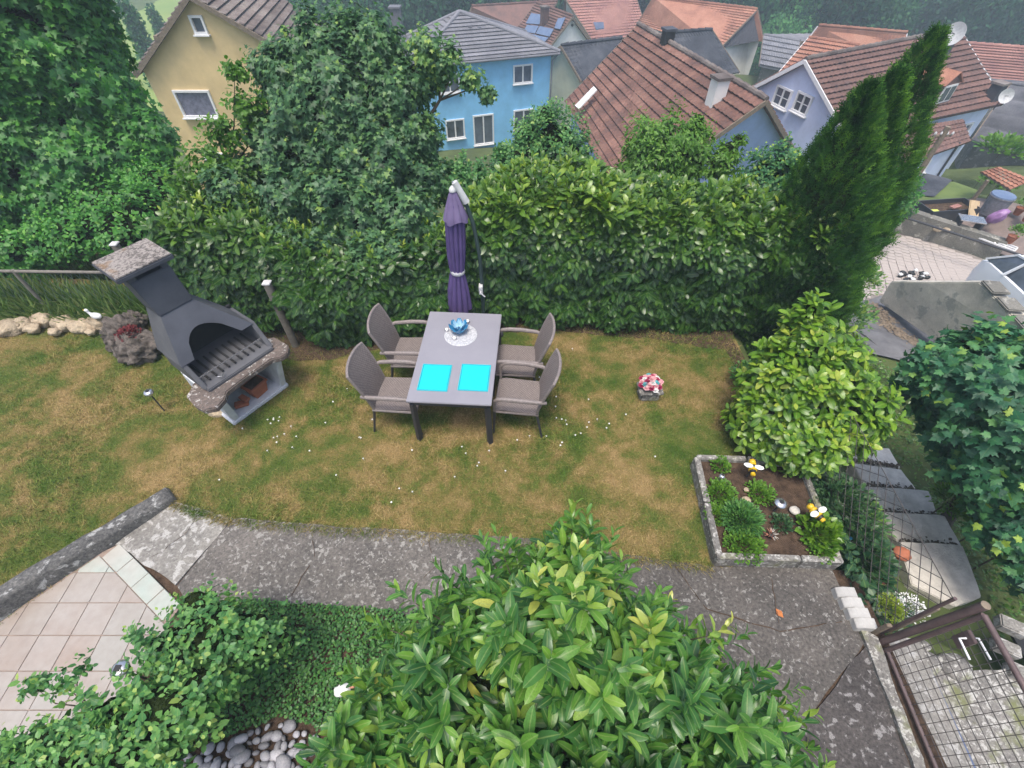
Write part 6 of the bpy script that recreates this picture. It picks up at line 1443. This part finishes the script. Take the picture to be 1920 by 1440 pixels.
tree('acer_branch', 'long acer branch reaching right in front of the blue house', 'branch', tuple(PY(790, 260, 7.0)), pb3([(830, 120, 7.2, .24), (880, 145, 7.2, .20), (915, 172, 7.2, .14), (800, 90, 7.2, .26), (845, 95, 7.2, .14)]), 190, 6, .10, M['acer'], MQ, 32, .03, droop=.4, docore=False, tone0=.5)
tree('spindly_shrub', 'sparse light green branches left of the acer in front of the yellow house', 'shrub', tuple(PY(430, 420, 6.4)), pb3([(440, 130, 6.9, .16), (460, 200, 6.8, .24), (420, 250, 6.6, .26), (390, 310, 6.4, .30), (450, 330, 6.5, .30), (345, 340, 6.3, .22)]), 330, 6, .09, M['bright'], RS, 33, .03, docore=False, tone0=.3, amp=.35)
tree('maple_tree', 'huge lush green maple tree filling the upper left corner', 'tree', (-8.6, 8.9, -1.6),
     pb3([(40, 130, 8.8, 1.35), (125, 90, 9.2, .75), (85, 10, 9.4, .85), (175, 200, 8.8, .70), (150, 140, 9.0, .55), (245, 240, 8.6, .48), (285, 255, 8.5, .36), (90, 290, 8.2, 1.2), (210, 300, 8.2, .60), (280, 290, 8.4, .35), (10, 400, 7.6, .9), (10, -60, 9.4, 1.3), (110, 370, 7.5, .55), (-80, 200, 8.8, 1.6), (150, 340, 7.8, .5)]), 5200, 6, .16, M['bigtree'], MQ, 34, .22, tone0=.29, droop=.45, amp=.22, back=.15, tspread=.25)
tree('wild_bush', 'low bright green bushes under the big maple beyond the wire fence', 'bush', (-5.7, 6.9, -.6), pb3([(150, 440, 6.6, .42), (230, 430, 6.6, .40), (90, 450, 6.7, .4), (200, 395, 7.2, .5), (270, 400, 7.0, .45), (30, 470, 6.6, .4), (290, 360, 7.6, .5)]), 900, 7, .085, M['bigtree'], RS, 35, .04, tone0=.5, amp=.3)
tree('round_bush', 'round grey green bush in front of the tiled roof, behind the hedge', 'bush', (.85, 8.3, -2), pb3([(1040, 280, 8.2, .56), (990, 265, 8.2, .36), (1080, 305, 8.1, .36), (1020, 220, 8.3, .24), (960, 310, 7.6, .3)]), 800, 7, .075, M['rose'], RS, 36, .05, tone0=.45, amp=.4)
tree('pale_shrub', 'pale green shrub in front of the blue house between acer and round bush', 'shrub', tuple(PY(880, 360, 6.9)), pb3([(865, 325, 7.0, .26), (940, 285, 7.4, .14), (850, 350, 6.9, .32), (950, 335, 7.1, .33), (900, 330, 7.1, .2)]), 400, 7, .085, M['rose'], RS, 37, .03, tone0=.42, amp=.35, docore=False)
tree('bright_bush', 'fresh bright green bush rising over the hedge before the tiled roof', 'bush', tuple(PY(1260, 400, 6.9)), pb3([(1235, 290, 7.3, .52), (1215, 320, 7.1, .45), (1290, 300, 7.2, .36), (1305, 250, 7.4, .22), (1310, 225, 7.5, .12), (1350, 310, 7.1, .22), (1370, 280, 7.2, .16), (1385, 262, 7.2, .10)]), 1150, 7, .10, M['bright'], T_simple(.2), 38, .04, tone0=.35, amp=.42, droop=.4)
tree('white_edged_bush', 'round blue green bush between the hedge and the lilac house', 'bush', tuple(PY(1450, 380, 7.0)), pb3([(1450, 335, 7.3, .48), (1410, 350, 7.2, .30), (1480, 325, 7.4, .34)]), 520, 7, .085, M['maple'], RS, 39, .04, tone0=.6, amp=.36)
tree('dark_round_bush', 'small dark green round bush right of the thuja beside the pole', 'bush', tuple(P(1682, 395, -3.1)), pb3([(1682, 352, 12.4, .50), (1672, 385, 12.2, .5), (1690, 330, 12.6, .30)]), 420, 7, .11, M['bigtree'], RS, 40, .05, tone0=.35)
tree('maple_sapling', 'big leaved young maple with lime shoots at the right picture edge', 'tree', (5.9, 2.9, -1.6),
     pb3([(1865, 745, 3.3, .66), (1795, 715, 3.5, .42), (1740, 695, 3.6, .24), (1900, 690, 3.6, .42), (1830, 660, 3.8, .32), (1940, 850, 2.7, .62), (1850, 850, 2.9, .42), (1965, 1000, 2.1, .50), (1915, 960, 2.3, .32), (2010, 800, 3.2, .75), (1965, 1090, 1.7, .3), (1880, 640, 3.9, .2)]), 1300, 6, .165, M['maple'], MP, 41, .09, tone0=.34, singles=NS, droop=.2, amp=.34, stem=.26, young=.38, tspread=.16)
# ---- roses and creeping cover in the lower left
tree('rose_bush', 'green rose bush beside the corner of the tiled patio', 'bush', (-2.05, 1.05, 0), [(tuple(P(400, 1180, .9)), (.32, .26, .28)), (tuple(P(330, 1220, .8)), (.28, .22, .3)), (tuple(P(470, 1190, .8)), (.26, .22, .26)), (tuple(P(400, 1240, .5)), (.36, .26, .36)), (tuple(P(370, 1130, .9)), (.14, .12, .16)), (tuple(P(530, 1200, .6)), (.14, .12, .14))], 520, 7, .062, M['rose'], RS, 42, .02, tone0=.5, amp=.5, stem=.18, singles=NS, tspread=.16)
tree('rose_bush', 'pale green rose bush spreading over the tiles at the lower left corner', 'bush', (-2.35, .45, 0), [(tuple(P(310, 1330, .95)), (.32, .20, .24)), (tuple(P(380, 1285, .9)), (.20, .15, .2)), (tuple(P(230, 1350, .9)), (.36, .2, .26)), (tuple(P(130, 1400, .85)), (.34, .18, .26)), (tuple(P(250, 1420, .8)), (.34, .26, .32)), (tuple(P(60, 1440, .8)), (.3, .2, .25))], 640, 7, .066, M['rose'], RS, 43, .02, tone0=.58, amp=.5, stem=.18, singles=NS, tspread=.16)
tree('rose_shoots', 'thin reddish rose shoots with few leaves reaching over the tiles', 'branch', (-2.75, .55, .5), [(tuple(P(120, 1280, .95)), .10), (tuple(P(60, 1285, .95)), .09), (tuple(P(150, 1250, .95)), .08), (tuple(P(60, 1390, .9)), .12), (tuple(P(20, 1410, .9)), .12)], 70, 6, .06, M['rose'], RS, 44, .012, docore=False, tone0=.45, stem=.1)
def scatter(name, n, box, mat, tpl, S, poly=None, z=.0, zj=.05, tone=(.2, .8), A0=(0, 0, .6), seed=5, fz=None, label=None):
    r = np.random.default_rng(seed); x = r.uniform(box[0], box[1], n); y = r.uniform(box[2], box[3], n)
    if poly: k = inside(poly, x, y); x, y = x[k], y[k]; n = len(x)
    zz = (hgt(x, y) if z is None else z) + r.uniform(0, zj, n) * (1 + np.array([noise.noise(Vector((a * 3, b * 3, 1))) for a, b in zip(x, y)]))
    C = np.stack([x, y, zz], 1); A = rdir(n, r) * [1, 1, .5] + np.array(A0) * .5; Nn = rdir(n, r) * .5 + np.array([0, 0, 1])
    o = link(name, mesh_from(tpl, C, A, Nn, r.uniform(S * .6, S * 1.3, n), r.uniform(*tone, n), name), mat); return tag(o, kind='stuff')
scatter('ground_cover', 33000, (-3.1, .6, -.1, 1.5), M['cover'], T_simple(.42), .026, [(-2.95, 1.42), (-2.4, 1.47), (-1.5, 1.41), (-.3, 1.34), (.6, 1.1), (.6, .1), (-1.0, .1), (-1.3, .42), (-1.85, .58), (-2.6, .32), (-3.1, .6)], zj=.07, seed=6)
# ---- wild growth on the slope to the right of the garden
scatter('ivy', 5200, (3.12, 4.9, 1.25, 5.2), M['ivy'], T_simple(.42), .075, [(3.2, 1.45), (3.6, 1.25), (4.1, 1.5), (4.25, 2.1), (4.5, 3.0), (4.8, 4.2), (5.2, 5.2), (3.6, 5.2), (3.3, 3.0)], z=None, zj=.28, seed=7)
scatter('bank_plants', 15000, (2.9, 7.6, -.6, 8.5), M['laurel_r'], T_simple(.3), .06, [(5.3, 1.2), (6.5, -.5), (7, 1.5), (7.2, 5), (7.6, 7), (7.2, 8.5), (3.4, 8.2), (3.4, 4.4), (5.4, 4.3), (6.3, 4.1), (5.9, 3.0)], z=None, zj=.16, tone=(0, .35), seed=8)
grass(26000, 3.6, 7.4, 3.6, 8.6, .20, [(3.7, 4.4), (5.2, 4.2), (5.9, 4.4), (6.9, 6.0), (7.4, 7.2), (6.8, 8.6), (3.6, 8.2)], M['longgrass'], 'bank_grass', tilt=.5, tone=(0, .6))
grass(16000, -11, -4.8, 5.35, 7.6, .34, None, M['longgrass'], 'long_grass', tilt=.4, tone=(0, .8))
grass(14000, -11, -5.0, 5.3, 8.2, .14, None, M['longgrass'], 'undergrowth', tilt=.8, tone=(0, .3))
def tall(name, label, px, py, z, r, n, mat, tpl, S, cat='plant', flat=1., tone=(.2, .8), up=.5, grp=None):
    q = P(px, py, z); g = H1(q.x, q.y); rt = thing(name, label, cat, (q.x, q.y, g), 0, grp); tuft(rt, 'foliage', q, r, n, mat, tpl, S, tone, up, flat)
    MB().tube([(0, 0, -.03), (0, 0, max(.05, z - g))], .01, 5).build('stem', M['bark'], rt); return rt
tall('euphorbia', 'pale green feathery plant beside the concrete steps under the maple', 1850, 985, -.75, .34, 900, M['bright'], T_simple(.14), .10)
tall('euphorbia', 'lower pale green feathery plant right of the bottom steps', 1895, 1030, -.75, .32, 800, M['bright'], T_simple(.14), .10)
tall('euphorbia', 'small feathery green plant left of the upper steps by the maple', 1780, 940, -.9, .24, 500, M['bright'], T_simple(.14), .09)
tall('lime_plant', 'lime green mound of tiny leaves beside the white flowers', 1668, 1140, -.15, .13, 700, M['lime'], T_simple(.4), .022, flat=.6)
tall('white_flowers', 'clump of tiny white flowers on grey stems next to the lime mound', 1705, 1140, -.15, .15, 260, M['petal'], T_simple(.4), .022, flat=.7)
tall('leafy_plant', 'broad leaved green plant along the outer side of the raised bed', 1620, 1060, -.05, .24, 380, M['ivy'], T_simple(.4), .085)
tall('leafy_plant', 'dark green plant between raised bed and stone blocks', 1600, 1020, -.05, .26, 380, M['ivy'], T_simple(.4), .085)
tall('leafy_plant', 'dark leafy plant behind the right corner of the raised bed', 1570, 950, .0, .34, 700, M['ivy'], T_simple(.3), .07)
tall('juniper', 'dark grey green shrub beneath the bright laurel beside the wire fence', 1610, 985, -.1, .24, 520, M['acer'], T_simple(.16), .09)
tall('edge_plant', 'small leaved green shrub at the lawn edge left of the bright laurel', 1395, 800, .12, .24, 900, M['cover'], RS, .05)
tall('edge_plant', 'small leaved shrub at the lawn corner between hedge and bright laurel', 1400, 710, .12, .22, 700, M['cover'], RS, .05)
tall('lane_shrub', 'loose yellow green shrub hanging over the lane right of the thuja', 1610, 530, -1.1, .42, 750, M['acer'], RS, .075, tone=(.5, 1))
tall('lane_shrub', 'lower yellow green shrub beside the lane behind the laurel', 1590, 600, -1.0, .40, 600, M['acer'], RS, .075, tone=(.4, .9))
for k, (px, py) in enumerate(((1615, 1090), (1650, 1048))):
    o = lump('bank_stone', P(px + 40, py - 10, -.5), (.09, .08, .06), M['terracotta'], amp=.3, seed=50 + k); tag(o, ('rusty brown stone between the leaves below the raised bed', 'reddish clay shard beside the wire fence')[k], 'stone')
o = lump('blue_bottle', P(1583, 1010, .0), (.09, .04, .03), M['blueglass'], amp=.1, seed=3); tag(o, 'blue crumpled plastic thing at the right corner of the raised bed', 'litter')
tall('vine_hedge', 'green vine growing along the wall below the corrugated roof', 1880, 280, -3.0, .9, 500, M['bright'], RS, .22, cat='vine', flat=.4)
tall('shelter_bush', 'bright green bush behind the little tiled shelter', 1870, 345, -2.6, .55, 420, M['bright'], RS, .14, flat=.5)
# ---- meadow conifers and the wood beyond the village
CL = T_clump()
def far_mesh(seed, n, conic=False):
    r = np.random.default_rng(seed)
    if conic: h_ = r.uniform(0, 1, n); a = r.uniform(0, 6.28, n); rr = (1 - h_) * .22 + .02; C = np.stack([np.cos(a) * rr, np.sin(a) * rr, h_ * 2 - .6], 1); D = np.stack([np.cos(a), np.sin(a), np.ones(n)], 1)
    else:
        bl = [((0, 0, 0), (.8, .8, .75))] + [((float(x), float(y), float(z)), .42) for x, y, z in r.uniform(-.62, .62, (9, 3))]
        C, D = on_blobs(bl, n, .16, 2.5, back=1, r=r, cull=.8)
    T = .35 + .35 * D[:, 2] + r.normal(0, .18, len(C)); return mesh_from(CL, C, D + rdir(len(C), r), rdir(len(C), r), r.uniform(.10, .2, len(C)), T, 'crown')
fm = [far_mesh(s, 1500) for s in (1, 2, 3, 4)]; 
for f in fm: f.materials.append(M['fartree'])
fml = far_mesh(5, 1500); fml.materials.append(M['lighttree'])
fm2 = far_mesh(9, 900, True); fm2.materials.append(M['fartree'])
tk = MB(); tk.tube([(0, 0, -1.6), (0, 0, 0)], [.09, .05], 8); tkm = tk.mesh('trunk'); tkm.materials.append(M['bark'])
ic = bmesh.new(); bmesh.ops.create_icosphere(ic, subdivisions=2, radius=.62); icm = bpy.data.meshes.new('light_block_core'); ic.to_mesh(icm); ic.free(); icm.materials.append(M['dark_core'])
rr_ = random.Random(5); spots = []
for row, (Y, y0, r0, step) in enumerate(((54, 40, 3.6, 95), (66, 20, 4.6, 85), (80, 5, 5.5, 80))):
    x = 590 if row else 700
    while x < 2040:
        if not (row == 0 and (820 < x < 1420)): spots.append((x + rr_.uniform(-25, 25), y0 + rr_.uniform(-15, 15), Y + rr_.uniform(-4, 4), r0 * rr_.uniform(.75, 1.2)))
        x += step * rr_.uniform(.8, 1.2)
spots += [(500, -5, 70, 4), (560, 30, 58, 3.2), (620, 40, 50, 3.4), (700, 20, 50, 3.6), (1480, 52, 46, 2.0), (1535, 58, 46, 1.8), (1500, 40, 50, 2.4), (430, -14, 80, 4)]
for i, (x, y, Y, r) in enumerate(spots):
    g = PY(x, y, Y); z = float(hgt(np.array([g.x]), np.array([g.y]))[0]); side = 'left' if x < 800 else ('centre' if x < 1300 else 'right'); lt_ = (1440 < x < 1560 and Y < 51)
    t = thing('far_tree', 'blue green broadleaf tree in the wood behind the village, ' + side + ' part', 'tree', (g.x, g.y, z + r * .95), rr_.uniform(0, 6.28), 'broadleaf trees of the wood behind the village, ' + side)
    t.scale = (r, r, r * rr_.uniform(.95, 1.25))
    if lt_: t['label'] = 'lighter green round tree behind the grey shed and the red annex'; t['group'] = 'lighter green trees behind the grey shed'
    for nm, me in (('crown', fml if lt_ else fm[i % 4]), ('trunk', tkm), ('light_block_core', icm)):
        o = bpy.data.objects.new(nm, me); col.objects.link(o); o.parent = t
        if nm != 'trunk': o['kind'] = 'stuff'
for k, (x, y, Y, r, lab) in enumerate(((272, 48, 42, 2.6, 'slim dark conifer standing in the meadow left of the yellow house'), (300, 15, 50, 2.2, 'light bushy conifer in the meadow behind the slim dark one'))):
    g = PY(x, y + 40, Y); z = H1(g.x, g.y); t = thing('conifer', lab, 'tree', (g.x, g.y, z + r * .6)); t.scale = (r, r, r)
    for nm, me in (('crown', fm2), ('trunk', tkm)):
        o = bpy.data.objects.new(nm, me); col.objects.link(o); o.parent = t
# ------------------------------------------------------------------ thin air: far things fade to blue
mb = MB(); mb.box((0, 240, 6), (860, 580, 44)); hz = mb.build('haze', None, None); tag(hz, kind='stuff')
m = bpy.data.materials.new('haze'); m.use_nodes = True; nt = m.node_tree; nt.nodes.clear(); out = nt.nodes.new('ShaderNodeOutputMaterial')
pv = nt.nodes.new('ShaderNodeVolumePrincipled'); pv.inputs['Color'].default_value = (.70, .86, 1, 1); pv.inputs['Density'].default_value = .0030
nt.links.new(pv.outputs[0], out.inputs['Volume']); hz.data.materials.append(m)
